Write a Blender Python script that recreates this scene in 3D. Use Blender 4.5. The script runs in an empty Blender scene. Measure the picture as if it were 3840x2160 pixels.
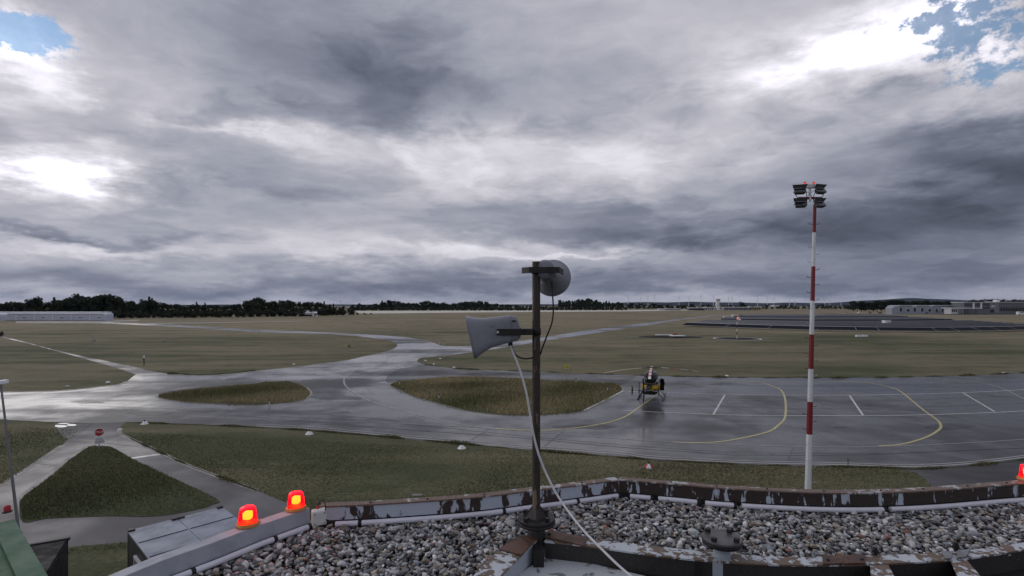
import bpy, bmesh, math, random
import numpy as np
from mathutils import Vector, Matrix, Euler
R = math.radians
random.seed(7); rng = np.random.default_rng(7)
scene = bpy.context.scene
col = scene.collection

# ------------------------------------------------------------------ camera
CAMH, F, VH = 9.0, 1950.0, 1145.0          # eye height in metres, focal length and horizon in pixels of a 3840 wide frame
cd = bpy.data.cameras.new('camera'); cam = bpy.data.objects.new('camera', cd); col.objects.link(cam)
cam.location = (0, 0, CAMH); cam.rotation_euler = (R(90), 0, 0)
cd.sensor_width = 36; cd.lens = 36 * F / 3840; cd.shift_y = (VH - 1080) / 3840
cd.clip_start = 0.05; cd.clip_end = 40000
scene.camera = cam
def at(u, v, d):   return Vector(((u - 1920) / F * d, d, CAMH - (v - VH) / F * d))
def g(u, v, z=0.0):
    d = (CAMH - z) * F / (v - VH)
    return Vector(((u - 1920) / F * d, d, z))

# ------------------------------------------------------------------ exposure, sky, sun
scene.render.engine = 'CYCLES'
scene.view_settings.view_transform = 'Standard'; scene.view_settings.look = 'None'
scene.view_settings.exposure = 0.0; scene.view_settings.gamma = 1.0
scene.cycles.max_bounces = 6; scene.cycles.transparent_max_bounces = 12
scene.cycles.diffuse_bounces = 2; scene.cycles.glossy_bounces = 3; scene.cycles.volume_bounces = 0
SUN_AZ, SUN_EL = R(-72), R(15)             # azimuth from +Y towards +X
world = bpy.data.worlds.new('World'); scene.world = world; world.use_nodes = True
nt = world.node_tree; nt.nodes.clear()
def N(t, **k):
    n = nt.nodes.new(t)
    for a, b in k.items(): setattr(n, a, b)
    return n
def L(a, b): nt.links.new(a, b)
def mth(op, a, b=None, c=None, clamp=False):
    n = N('ShaderNodeMath', operation=op, use_clamp=clamp)
    for i, x in enumerate((a, b, c)):
        if x is None: continue
        if isinstance(x, (int, float)): n.inputs[i].default_value = x
        else: L(x, n.inputs[i])
    return n.outputs[0]
def vmt(op, a, b=None):
    n = N('ShaderNodeVectorMath', operation=op)
    for i, x in enumerate((a, b)):
        if x is None: continue
        if isinstance(x, (tuple, list)): n.inputs[i].default_value = x
        else: L(x, n.inputs[i])
    return n
def noise(vec, scale, detail=5, rough=0.55, dist=0.0, lac=2.0):
    n = N('ShaderNodeTexNoise'); L(vec, n.inputs['Vector'])
    n.inputs['Scale'].default_value = scale; n.inputs['Detail'].default_value = detail
    n.inputs['Roughness'].default_value = rough; n.inputs['Distortion'].default_value = dist
    n.inputs['Lacunarity'].default_value = lac
    return n
def cmix(fac, a, b):
    n = N('ShaderNodeMix', data_type='RGBA')
    if isinstance(fac, (int, float)): n.inputs[0].default_value = fac
    else: L(fac, n.inputs[0])
    for i, x in ((6, a), (7, b)):
        if isinstance(x, (tuple, list)): n.inputs[i].default_value = (*x, 1)
        else: L(x, n.inputs[i])
    return n.outputs[2]
def smooth(x, lo, hi):
    n = N('ShaderNodeMapRange', interpolation_type='SMOOTHSTEP'); L(x, n.inputs[0])
    n.inputs[1].default_value = lo; n.inputs[2].default_value = hi
    return n.outputs[0]
def comb(x, y, z):
    n = N('ShaderNodeCombineXYZ')
    for i, q in enumerate((x, y, z)):
        if isinstance(q, (int, float)): n.inputs[i].default_value = q
        else: L(q, n.inputs[i])
    return n.outputs[0]
tc = N('ShaderNodeTexCoord'); dirv = tc.outputs['Generated']
sp = N('ShaderNodeSeparateXYZ'); L(dirv, sp.inputs[0]); dx, dy, dz = sp.outputs
az = mth('ARCTAN2', dx, dy); el = mth('ARCSINE', dz)
zc = mth('ADD', mth('MAXIMUM', dz, 0.0), 0.15)
plane = comb(mth('DIVIDE', dx, zc), mth('DIVIDE', dy, zc), 0.0)      # a flat cloud deck seen in perspective
warp = noise(plane, 0.9, 4, 0.6)
warpv = vmt('SUBTRACT', warp.outputs['Color'], (0.5, 0.5, 0.5)).outputs[0]
pw = vmt('ADD', plane, vmt('MULTIPLY', warpv, (0.9, 0.9, 0.0)).outputs[0]).outputs[0]
n_big = noise(pw, 0.55, 6, 0.52).outputs['Fac']
n_mid = noise(vmt('ADD', pw, (7.3, 2.1, 4.0)).outputs[0], 2.3, 8, 0.60).outputs['Fac']
n_str = noise(vmt('MULTIPLY', pw, (0.45, 1.5, 1.0)).outputs[0], 1.3, 6, 0.55).outputs['Fac']
# cloud banks in sky angles (azimuth, elevation), outlines broken up by noise
ae = comb(az, el, 0.0)
wv = noise(comb(mth('MULTIPLY', az, 3.2), mth('MULTIPLY', el, 9.0), 0.0), 1.6, 6, 0.62).outputs['Color']
wo = vmt('MULTIPLY', vmt('SUBTRACT', wv, (0.5, 0.5, 0.5)).outputs[0], (0.34, 0.13, 0.0)).outputs[0]
aew = vmt('ADD', ae, wo).outputs[0]
def ang(u, v):
    return math.atan((u - 1920) / F), math.atan((VH - v) / math.hypot(F, u - 1920))
def blob(u, v, ru, rv, amp, tilt=0.0, vec=None):
    a, e = ang(u, v); s = math.cos(a) ** 2 / F
    d = vmt('SUBTRACT', aew if vec is None else vec, (a, e, 0.0)).outputs[0]
    if tilt:
        m = N('ShaderNodeVectorRotate', rotation_type='Z_AXIS'); L(d, m.inputs['Vector']); m.inputs['Angle'].default_value = tilt; d = m.outputs[0]
    d = vmt('MULTIPLY', d, (1 / (ru * s), 1 / (rv * math.cos(a) / F), 0.0)).outputs[0]
    q = vmt('DOT_PRODUCT', d, d).outputs['Value']
    return mth('MULTIPLY', mth('POWER', 2.71828, mth('MULTIPLY', q, -1.0)), amp)
def addup(xs):
    s = xs[0]
    for x in xs[1:]: s = mth('ADD', s, x)
    return s
BANKS = [ # u, v, ru, rv, amp, tilt
    (180, 640, 300, 80, 0.46, 0), (170, 660, 190, 55, 0.35, 0), (90, 260, 170, 90, 0.30, 0), (420, 560, 260, 60, 0.12, 0),
    (1500, 300, 520, 170, -0.14, 0), (1000, 150, 600, 200, -0.08, 0), (1620, 270, 220, 70, -0.05, 0), (560, 180, 240, 160, 0.03, 0), (300, 400, 200, 60, -0.05, 0),
    (1500, 545, 700, 60, 0.20, 0), (2000, 640, 560, 85, 0.20, 0), (850, 470, 260, 24, 0.16, 0), (2500, 560, 260, 60, 0.08, 0),
    (1000, 700, 360, 34, -0.06, 0), (100, 860, 800, 20, -0.16, 0), (350, 925, 560, 28, 0.20, 0), (250, 760, 400, 30, 0.06, 0),
    (1750, 930, 520, 30, 0.24, 0), (1350, 965, 320, 26, 0.16, 0), (2080, 960, 330, 12, 0.18, 0), (1250, 870, 330, 30, 0.07, 0),
    (2350, 770, 430, 55, -0.13, 0), (2450, 890, 640, 58, -0.20, 0), (3300, 880, 760, 120, -0.21, 0),
    (3450, 570, 450, 120, -0.17, 0), (3760, 650, 330, 170, -0.28, 0), (2950, 640, 300, 120, -0.05, 0),
    (2950, 230, 420, 150, 0.20, 0), (3140, 190, 240, 70, 0.42, 0), (3420, 170, 360, 120, 0.20, 0), (3650, 390, 330, 90, 0.14, 0),
    (3450, 300, 170, 30, -0.14, 0), (2300, 290, 300, 110, -0.05, 0), (2200, 150, 300, 120, -0.02, 0),
    (900, 1070, 1500, 46, -0.19, 0), (2100, 1050, 700, 36, -0.13, 0), (3400, 1040, 1100, 70, -0.16, 0),
    (2500, 1108, 800, 20, 0.05, 0), (120, 1115, 300, 30, 0.08, 0)]
bank = addup([blob(b[0], b[1], b[2], b[3], b[4] * (0.90 if b[4] < 0 else 0.86), b[5]) for b in BANKS])
lowf = mth('ADD', mth('MULTIPLY', smooth(el, 0.0, 0.30), 0.55), 0.45)
edge = smooth(noise(vmt('ADD', pw, (3.1, 9.7, 1.0)).outputs[0], 1.05, 9, 0.56).outputs['Fac'], 0.47, 0.57)     # heavier cloud bodies with a definite edge
puff = noise(vmt('ADD', pw, (1.7, 5.5, 8.0)).outputs[0], 5.5, 6, 0.6).outputs['Fac']
tex = addup([mth('MULTIPLY', mth('SUBTRACT', n_big, 0.5), 0.30), mth('MULTIPLY', mth('SUBTRACT', n_mid, 0.5), 0.24), mth('MULTIPLY', mth('SUBTRACT', n_str, 0.5), 0.16), mth('MULTIPLY', mth('SUBTRACT', edge, 0.5), -0.10), mth('MULTIPLY', mth('SUBTRACT', puff, 0.5), 0.15)])
tex = mth('MULTIPLY', tex, mth('MULTIPLY', lowf, 0.88))
gapn = noise(comb(mth('MULTIPLY', az, 17.0), mth('MULTIPLY', el, 23.0), 2.7), 1.0, 9, 0.66).outputs['Fac']
gap = addup([blob(70, 120, 210, 80, 1.25, 0, ae), blob(3530, 70, 300, 110, 0.92, 0, ae), blob(3720, 220, 230, 95, 0.80, 0, ae), blob(3190, 235, 130, 22, 0.45, 0, ae)])
bank = mth('ADD', bank, mth('MULTIPLY', mth('MINIMUM', gap, 1.0), mth('ADD', mth('MULTIPLY', gapn, 1.3), -0.42)))
V = mth('MAXIMUM', addup([bank, tex]), -0.40)
V = mth('ADD', V, 0.675)
lum = mth('POWER', mth('MAXIMUM', V, 0.05), 2.25)
tint = cmix(smooth(V, 0.36, 0.86), (0.82, 0.93, 1.24), (0.99, 0.965, 1.06))
cloudcol = vmt('MULTIPLY', tint, None); L(lum, cloudcol.inputs[1])
# gaps of blue between the clouds
gapf = smooth(mth('SUBTRACT', gap, mth('MULTIPLY', mth('SUBTRACT', gapn, 0.5), 4.2)), 0.50, 0.90)
sky = N('ShaderNodeTexSky', sky_type='NISHITA'); sky.sun_disc = False
sky.sun_elevation = SUN_EL; sky.sun_rotation = SUN_AZ; sky.altitude = 230; sky.dust_density = 0.15; sky.air_density = 1.0; sky.ozone_density = 2.0
bg1 = N('ShaderNodeBackground'); L(sky.outputs[0], bg1.inputs[0]); bg1.inputs[1].default_value = 0.15
bg2 = N('ShaderNodeBackground'); L(cloudcol.outputs[0], bg2.inputs[0]); bg2.inputs[1].default_value = 1.0
gapf = mth('MULTIPLY', gapf, mth('MULTIPLY', smooth(gap, 0.12, 0.45), 0.86))
ms = N('ShaderNodeMixShader'); L(gapf, ms.inputs[0]); L(bg2.outputs[0], ms.inputs[1]); L(bg1.outputs[0], ms.inputs[2])
wo_ = N('ShaderNodeOutputWorld'); L(ms.outputs[0], wo_.inputs[0])
world.cycles.sampling_method = 'MANUAL'; world.cycles.sample_map_resolution = 1024
sl = bpy.data.lights.new('sun', 'SUN'); sl.energy = 1.05; sl.angle = R(75); sl.color = (1.0, 0.95, 0.88)
so = bpy.data.objects.new('sun', sl); col.objects.link(so)
sdir = Vector((math.sin(SUN_AZ) * math.cos(SUN_EL), math.cos(SUN_AZ) * math.cos(SUN_EL), math.sin(SUN_EL)))
so.rotation_euler = (-sdir).to_track_quat('-Z', 'Y').to_euler()

# ------------------------------------------------------------------ helpers
def tag(o, label=None, cat=None, group=None, kind=None):
    if label: o['label'] = label
    if cat: o['category'] = cat
    if group: o['group'] = group
    if kind: o['kind'] = kind
    return o
def thing(name, label, cat, loc=(0, 0, 0), rz=0.0, group=None):
    o = bpy.data.objects.new(name, None); col.objects.link(o)
    o.location = loc; o.rotation_euler = (0, 0, rz); o.empty_display_size = 0.2
    return tag(o, label, cat, group)
def copy_tree(o, parent=None):
    c = o.copy(); col.objects.link(c); c.parent = parent
    for ch in list(o.children): copy_tree(ch, c)
    return c
class MB:
    def __init__(s): s.v = []; s.f = []; s.sm = []
    def add(s, vs, fs, smooth=False):
        b = len(s.v); s.v += [tuple(x) for x in vs]
        for f in fs: s.f.append([b + i for i in f]); s.sm.append(smooth)
        return s
    def box(s, c, size, rot=None):
        c = Vector(c); hx, hy, hz = (q / 2 for q in size)
        vs = [Vector((x, y, z)) for x in (-hx, hx) for y in (-hy, hy) for z in (-hz, hz)]
        if rot is not None: vs = [rot @ q for q in vs]
        return s.add([c + q for q in vs], [(0, 1, 3, 2), (4, 6, 7, 5), (0, 4, 5, 1), (2, 3, 7, 6), (0, 2, 6, 4), (1, 5, 7, 3)])
    def prism(s, pts, z0, z1):
        n = len(pts); vs = [(p[0], p[1], z0) for p in pts] + [(p[0], p[1], z1) for p in pts]
        fs = [tuple(range(n))[::-1], tuple(range(n, 2 * n))] + [(i, (i + 1) % n, n + (i + 1) % n, n + i) for i in range(n)]
        return s.add(vs, fs)
    def loft(s, rings, close=True, caps=(True, True), smooth=True):
        m = len(rings[0]); vs = [p for r in rings for p in r]; fs = []
        for k in range(len(rings) - 1):
            for i in range(m if close else m - 1):
                j = (i + 1) % m; fs.append((k * m + i, k * m + j, (k + 1) * m + j, (k + 1) * m + i))
        s.add(vs, fs, smooth)
        if caps[0]: s.add(rings[0], [tuple(range(m))[::-1]])
        if caps[1]: s.add(rings[-1], [tuple(range(m))])
        return s
    def tube(s, pts, r, n=8, caps=(True, True), smooth=True):
        pts = [Vector(p) for p in pts]; rs = r if isinstance(r, (list, tuple)) else [r] * len(pts); rings = []; up = None
        for i, p in enumerate(pts):
            d = (pts[min(i + 1, len(pts) - 1)] - pts[max(i - 1, 0)]).normalized()
            if up is None: up = d.orthogonal().normalized()
            up = (up - d * up.dot(d)).normalized(); w = d.cross(up)
            rings.append([p + (up * math.cos(2 * math.pi * k / n) + w * math.sin(2 * math.pi * k / n)) * rs[i] for k in range(n)])
        return s.loft(rings, True, caps, smooth)
    def lathe(s, prof, c=(0, 0, 0), n=24, rot=None, smooth=True, caps=(True, True)):
        c = Vector(c); rings = []
        for r, z in prof:
            ring = [Vector((r * math.cos(2 * math.pi * k / n), r * math.sin(2 * math.pi * k / n), z)) for k in range(n)]
            rings.append([c + (rot @ q if rot is not None else q) for q in ring])
        return s.loft(rings, True, caps, smooth)
    def sheet(s, pts):
        n = len(pts); a = sum(pts[i][0] * pts[(i + 1) % n][1] - pts[(i + 1) % n][0] * pts[i][1] for i in range(n))
        return s.add(pts, [tuple(range(n)) if a > 0 else tuple(range(n))[::-1]])
    def strip(s, pts, w, z):
        lo, hi = [], []
        for i, p in enumerate(pts):
            d = pts[min(i + 1, len(pts) - 1)] - pts[max(i - 1, 0)]; d.z = 0; d.normalize(); nn = Vector((-d.y, d.x, 0)) * w / 2
            lo.append((p.x - nn.x, p.y - nn.y, z)); hi.append((p.x + nn.x, p.y + nn.y, z))
        n = len(pts); return s.add(lo + hi, [(i, i + 1, n + i + 1, n + i) for i in range(n - 1)])
    def sweep(s, path, prof, smooth=False):
        """prof: list of (sideways, up) points, closed; sideways is to the right of the walking direction"""
        rings = []
        for i, p in enumerate(path):
            d = (path[min(i + 1, len(path) - 1)] - path[max(i - 1, 0)]); d.z = 0; d.normalize(); rt = Vector((d.y, -d.x, 0))
            rings.append([p + rt * a + Vector((0, 0, b)) for a, b in prof])
        return s.loft(rings, True, (True, True), smooth)
    def build(s, name, mat, parent=None, world_coords=False, bevel=0, kind=None, label=None):
        vs = s.v
        if parent is not None and world_coords:
            o3 = Vector((0, 0, 0)); q = parent
            while q is not None: o3 = o3 + q.location; q = q.parent
            vs = [(a[0] - o3.x, a[1] - o3.y, a[2] - o3.z) for a in vs]
        me = bpy.data.meshes.new(name); me.from_pydata(vs, [], s.f)
        me.polygons.foreach_set('use_smooth', s.sm); me.materials.append(mat); me.update()
        o = bpy.data.objects.new(name, me); col.objects.link(o); o.parent = parent
        if bevel:
            b = o.modifiers.new('bevel', 'BEVEL'); b.width = bevel; b.segments = 2; b.limit_method = 'ANGLE'; b.angle_limit = R(40)
        if kind: o['kind'] = kind
        if label: o['label'] = label
        return o
def npmesh(name, verts, faces, mat, parent=None, cols=None, smooth=False):
    me = bpy.data.meshes.new(name); nv, nf, k = len(verts), len(faces), faces.shape[1]
    me.vertices.add(nv); me.vertices.foreach_set('co', np.ascontiguousarray(verts, np.float32).ravel())
    me.loops.add(nf * k); me.loops.foreach_set('vertex_index', np.ascontiguousarray(faces, np.int32).ravel())
    me.polygons.add(nf); me.polygons.foreach_set('loop_start', np.arange(nf, dtype=np.int32) * k)
    me.polygons.foreach_set('use_smooth', np.full(nf, smooth))
    me.update(calc_edges=True)
    if cols is not None:
        ca = me.color_attributes.new('Col', 'FLOAT_COLOR', 'POINT')
        c4 = np.ones((nv, 4), np.float32); c4[:, :3] = cols; ca.data.foreach_set('color', c4.ravel())
    me.materials.append(mat); o = bpy.data.objects.new(name, me); col.objects.link(o); o.parent = parent
    return o
def crom(pts, n=6, closed=False):
    out = []; m = len(pts)
    for i in range(m if closed else m - 1):
        p = [pts[(i + k) % m] if closed else pts[min(max(i + k, 0), m - 1)] for k in (-1, 0, 1, 2)]
        for t in range(n):
            t /= n
            out.append(tuple(0.5 * (2 * p[1][j] + (p[2][j] - p[0][j]) * t + (2 * p[0][j] - 5 * p[1][j] + 4 * p[2][j] - p[3][j]) * t * t + (3 * p[1][j] - p[0][j] - 3 * p[2][j] + p[3][j]) * t ** 3) for j in range(len(p[0]))))
    if not closed: out.append(tuple(pts[-1]))
    return out
def px(pts, z=0.0): return [g(u, v, z) for u, v in pts]

# ------------------------------------------------------------------ materials
class Mat:
    def __init__(s, name):
        s.m = bpy.data.materials.new(name); s.m.use_nodes = True; s.nt = s.m.node_tree
        s.b = s.nt.nodes['Principled BSDF']
    def n(s, t, **k):
        x = s.nt.nodes.new(t)
        for a, b in k.items(): setattr(x, a, b)
        return x
    def l(s, a, b): s.nt.links.new(a, b)
    def pos(s, scale=(1, 1, 1), space='Object'):
        if space == 'World': o = s.n('ShaderNodeNewGeometry').outputs['Position']
        else: o = s.n('ShaderNodeTexCoord').outputs['Object']
        m = s.n('ShaderNodeVectorMath', operation='MULTIPLY'); s.l(o, m.inputs[0]); m.inputs[1].default_value = scale
        return m.outputs[0]
    def noise(s, vec, scale, detail=4, rough=0.55, dist=0.0):
        x = s.n('ShaderNodeTexNoise'); s.l(vec, x.inputs['Vector'])
        x.inputs['Scale'].default_value = scale; x.inputs['Detail'].default_value = detail; x.inputs['Roughness'].default_value = rough; x.inputs['Distortion'].default_value = dist
        return x.outputs['Fac']
    def ramp(s, fac, stops):
        r = s.n('ShaderNodeValToRGB'); s.l(fac, r.inputs[0]); e = r.color_ramp.elements
        while len(e) < len(stops): e.new(0.5)
        for q, (p, c) in zip(e, stops): q.position = p; q.color = (*c, 1) if len(c) == 3 else c
        return r.outputs[0]
    def mapr(s, x, a, b, c, d, sm=True):
        r = s.n('ShaderNodeMapRange'); r.interpolation_type = 'SMOOTHSTEP' if sm else 'LINEAR'; s.l(x, r.inputs[0])
        for i, q in enumerate((a, b, c, d)): r.inputs[i + 1].default_value = q
        return r.outputs[0]
    def mix(s, fac, a, b, blend='MIX'):
        x = s.n('ShaderNodeMix', data_type='RGBA'); x.blend_type = blend
        if isinstance(fac, (int, float)): x.inputs[0].default_value = fac
        else: s.l(fac, x.inputs[0])
        for i, q in ((6, a), (7, b)):
            if isinstance(q, (tuple, list)): x.inputs[i].default_value = (*q, 1)
            else: s.l(q, x.inputs[i])
        return x.outputs[2]
    def math(s, op, a, b=0.0):
        x = s.n('ShaderNodeMath', operation=op)
        for i, q in enumerate((a, b)):
            if isinstance(q, (int, float)): x.inputs[i].default_value = q
            else: s.l(q, x.inputs[i])
        return x.outputs[0]
    def bump(s, h, strength, dist=0.01):
        x = s.n('ShaderNodeBump'); s.l(h, x.inputs['Height']); x.inputs['Strength'].default_value = strength; x.inputs['Distance'].default_value = dist
        s.l(x.outputs[0], s.b.inputs['Normal'])
    def set(s, color=None, rough=None, metal=None, spec=None):
        for k, q in (('Base Color', color), ('Roughness', rough), ('Metallic', metal), ('Specular IOR Level', spec)):
            if q is None: continue
            if isinstance(q, (int, float)): s.b.inputs[k].default_value = q
            elif isinstance(q, (tuple, list)): s.b.inputs[k].default_value = (*q, 1)
            else: s.l(q, s.b.inputs[k])
        return s.m
def paint(name, c, rough=0.45, metal=0.0, var=0.25, scale=3.0, bump=0.15, dirt=None, spec=0.3):
    """painted or plain surface with weathering: broad tone changes, fine grime, a little relief"""
    m = Mat(name); p = m.pos()
    a = m.noise(p, scale, 6, 0.65); d = tuple(x * (1 - var) for x in c) if dirt is None else dirt
    colr = m.mix(m.mapr(a, 0.38, 0.72, 0.0, 0.85), c, d)
    if bump: m.bump(m.noise(p, scale * 12, 4, 0.6), bump, 0.004)
    return m.set(colr, m.mapr(a, 0.3, 0.7, rough * 0.8, min(1, rough * 1.25)), metal, spec)
# ---- ground materials
def grass_mat(name, lush, dry, amount, blade=True, near=True):
    m = Mat(name); p = m.pos(space='World')
    big = m.noise(p, 0.012, 5, 0.6); mid = m.noise(p, 0.16, 6, 0.68); streak = m.noise(m.pos((0.05, 0.5, 1), 'World'), 0.5, 5, 0.6)
    fine = m.noise(p, 5.0, 4, 0.75)
    patch = m.noise(m.pos((0.35, 1.0, 1), 'World'), 0.05, 6, 0.7)
    t = m.math('ADD', m.math('MULTIPLY', big, 0.7), m.math('ADD', m.math('MULTIPLY', mid, 0.45), m.math('ADD', m.math('MULTIPLY', streak, 0.45), m.math('MULTIPLY', m.math('SUBTRACT', patch, 0.35), 1.3))))
    k = m.math('ADD', m.math('MULTIPLY', m.math('SUBTRACT', t, 1.0), 2.3), 0.22 + amount)
    if near:   # mown lawn by the buildings, hay meadow further out
        s = m.n('ShaderNodeSeparateXYZ'); m.l(p, s.inputs[0])
        dist = m.math('ADD', s.outputs[1], m.math('MULTIPLY', m.math('SUBTRACT', big, 0.5), 120.0))
        k = m.math('ADD', k, m.mapr(dist, 35, 260, 0.0, 0.55, False))
    k = m.mapr(k, 0.0, 1.0, 0.0, 1.0, False)
    c = m.mix(k, lush, dry)
    c = m.mix(m.mapr(m.math('ADD', m.math('MULTIPLY', mid, 0.5), m.math('MULTIPLY', patch, 0.5)), 0.50, 0.66, 0, 0.75), c, tuple(x * 0.45 for x in lush))
    c = m.mix(m.mapr(fine, 0.3, 0.75, 0.0, 0.75), c, tuple(x * 0.35 for x in lush))
    m.bump(m.math('ADD', fine, m.math('MULTIPLY', mid, 1.5)), 0.6, 0.08)
    return m.set(c, 0.9, spec=0.15)
M_GRASS = grass_mat('meadow_grass', (0.088, 0.098, 0.048), (0.36, 0.30, 0.20), 0.07)
M_LAWN = grass_mat('lawn_grass', (0.072, 0.085, 0.040), (0.20, 0.18, 0.105), 0.0, near=False)
M_HAY = grass_mat('tall_dry_grass', (0.06, 0.075, 0.03), (0.26, 0.20, 0.11), 0.22, near=False)
def asphalt_mat(name, base, wet, patch=1.0):
    """damp tarmac: patched tone, smoother where water stands"""
    m = Mat(name); p = m.pos(space='World')
    big = m.noise(p, 0.035, 5, 0.6, 0.6); mid = m.noise(p, 0.35, 5, 0.6); fine = m.noise(p, 9.0, 3, 0.7)
    lay = m.noise(m.pos((0.10, 0.9, 1), 'World'), 0.16, 4, 0.55)         # paver lanes
    c = m.mix(m.mapr(lay, 0.35, 0.65, 0, 0.8), base, tuple(x * 0.66 for x in base))
    c = m.mix(m.mapr(mid, 0.45, 0.75, 0, 0.5), c, tuple(min(1, x * 1.5) for x in base))
    c = m.mix(m.mapr(fine, 0.45, 0.8, 0, 0.35), c, tuple(x * 0.5 for x in base))
    pool = m.math('ADD', m.math('MULTIPLY', big, 0.75), m.math('ADD', m.math('MULTIPLY', mid, 0.22), m.math('MULTIPLY', lay, 0.45)))
    r = m.mapr(pool, 0.58, 0.80, wet[1], wet[0])
    m.bump(fine, 0.05, 0.01)
    return m.set(c, r, spec=m.mapr(pool, 0.55, 0.80, 0.12, 0.42))
M_TAR = asphalt_mat('wet_asphalt', (0.066, 0.066, 0.072), (0.13, 0.46))
M_OLD = asphalt_mat('old_asphalt', (0.045, 0.044, 0.047), (0.30, 0.55))
M_PATH = asphalt_mat('path_asphalt', (0.105, 0.10, 0.105), (0.32, 0.6))
M_CONC = paint('concrete_edge', (0.30, 0.29, 0.27), 0.6, 0, 0.35, 0.6, 0.1)
M_WHITE = paint('white_marking', (0.62, 0.62, 0.63), 0.3, 0, 0.45, 1.1, 0.05, spec=0.5)
M_YELLOW = paint('yellow_marking', (0.50, 0.43, 0.13), 0.3, 0, 0.40, 1.1, 0.05, spec=0.5)
M_PALE = paint('faded_marking', (0.30, 0.29, 0.28), 0.3, 0, 0.40, 0.8, 0.05, spec=0.5)
M_BED = paint('dark_gravel_bed', (0.030, 0.029, 0.027), 0.9, 0, 0.3, 1.0, 0.2, spec=0.1)
M_RUNWAY = paint('pale_runway', (0.62, 0.58, 0.50), 0.5, 0, 0.2, 0.02, 0)
def ground_sheet(name, pts, z, mat, smooth=5, closed=True, parent=None):
    q = crom(pts, smooth, True) if smooth else pts
    return MB().sheet([tuple(x) for x in px(q, z)]).build(name, mat, parent, kind=None if parent else 'structure')

gm = MB(); gm.sheet([(-14000, -300, 0), (14000, -300, 0), (14000, 14000, 0), (-14000, 14000, 0)])
gm.build('ground', M_GRASS, kind='structure')
MAIN = [(-500,1478),(0,1469),(224,1464),(373,1449),(447,1440),(477,1429),(496,1414),(520,1402),(596,1397),(634,1402),(783,1406),(894,1399),(960,1390),(1109,1375),(1221,1361),(1314,1348),(1362,1337),(1426,1324),(1474,1309),(1489,1296),(1482,1285),(1459,1278),(1407,1269),(1333,1260),(1258,1255),(1146,1250),(1053,1248),(960,1245),(894,1241),(701,1228),(559,1221),(373,1211.5),(340,1208),
 (373,1206.5),(485,1211),(701,1220.5),(960,1236),(1146,1243),(1333,1252),(1482,1261),(1556,1270),(1612,1281),(1650,1294),(1668,1297),(1765,1297),(1920,1283),(2032,1266),(2181,1242),(2404,1213),(2628,1187),(2710,1180),(2690,1184),(2554,1200),(2404,1224),(2181,1257),(2032,1279),(1931,1297),(1769,1321),(1668,1334),(1586,1341),(1568,1348),(1564,1354),(1571,1360),(1594,1367),(1650,1376),(1705,1382),(1817,1388),(1920,1391),(2032,1396),(2181,1402),(2293,1404),(2479,1410),(2665,1414),(2880,1416),(3066,1417),(3253,1416),(3514,1412),(3700,1405),(3840,1399),(4300,1380),
 (4300,1660),(3840,1724),(3607,1750),(3436,1759),(3385,1760),(3308,1754),(3179,1752),(2880,1745),(2690,1739),(2433,1724),(2305,1709),(1920,1682),(1602,1655),(1345,1630),(1131,1611),(960,1603),(727,1590),(578,1586),(475,1584),(351,1587),(244,1584),(26,1574),(0,1572),(-500,1560)]
apron = ground_sheet('apron', MAIN, 0.010, M_TAR, 3)
DARK = [(1448,1420),(1458,1404),(1480,1390),(1510,1380),(1560,1374),(1594,1369),(1650,1378),(1705,1384),(1817,1390),(1920,1393),(2032,1398),(2181,1404),(2293,1406),(2390,1408),(2323,1447),(2293,1441),(2181,1434),(2032,1427),(1920,1419),(1780,1414),(1661,1418),(1538,1430),(1456,1436)]
ground_sheet('old_taxiway', DARK, 0.016, M_OLD, 2)
OLD = [(3385,1762),(3436,1761),(3607,1752),(3840,1726),(4300,1662),(4300,2100),(3600,2100),(3500,1833),(3466,1792),(3436,1773)]
ground_sheet('old_apron', OLD, 0.004, M_OLD, 0)
SIDE = [(351,1584),(299,1626),(257,1647),(231,1670),(145,1728),(47,1792),(0,1822),(-300,1990),(-300,2300),(60,2090),(115,2055),(265,2051),(483,2032),(700,2020),(900,2010),(1100,2020),(1210,1995),(1130,1915),(1067,1882),(960,1839),(727,1754),(612,1702),(530,1664),(453,1628),(449,1604),(470,1582)]
road = ground_sheet('side_road', SIDE, 0.004, M_PATH, 0)
PATH = [(-300,1215),(0,1259),(86,1280),(194,1309),(306,1335),(391,1352),(466,1369),(529,1384),(600,1398),(520,1408),(466,1389),(417,1373),(347,1354),(224,1320),(112,1289),(0,1264),(-300,1219)]
ground_sheet('footpath', PATH, 0.005, M_PATH, 0)
ground_sheet('farm_track', [(480,1214),(700,1210),(960,1206),(1130,1203.5),(1130,1205),(960,1208),(700,1212.5),(480,1216)], 0.005, M_CONC, 0)
ground_sheet('hangar_apron', [(60,1210.5),(373,1212),(410,1207),(520,1203),(520,1199),(395,1203),(60,1205)], 0.018, M_CONC, 0)
ground_sheet('runway', [(1332,1166),(1700,1164.2),(2000,1163.6),(2640,1161),(2640,1163),(2350,1167.5),(2000,1169.5),(1650,1173),(1400,1175.5),(1345,1174.5)], 0.006, M_RUNWAY, 0)
TRI = [(376,1673),(419,1677),(492,1718),(599,1771),(813,1869),(796,1891),(761,1904),(660,1925),(556,1936),(428,1934),(299,1938),(171,1944),(86,1957),(73,1895),(86,1865),(193,1784),(257,1728),(334,1675)]
ground_sheet('lawn', TRI, 0.022, M_LAWN, 3)
ISL_R = [(1463,1443),(1497,1430),(1538,1427),(1661,1416),(1780,1412),(1920,1417),(2032,1425),(2181,1432),(2293,1440),(2323,1447),(2332,1460),(2323,1471),(2274,1501),(2218,1525),(2188,1540),(2134,1548),(2027,1556),(1920,1556),(1840,1551),(1758,1540),(1668,1518),(1556,1488),(1500,1462)]
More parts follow.
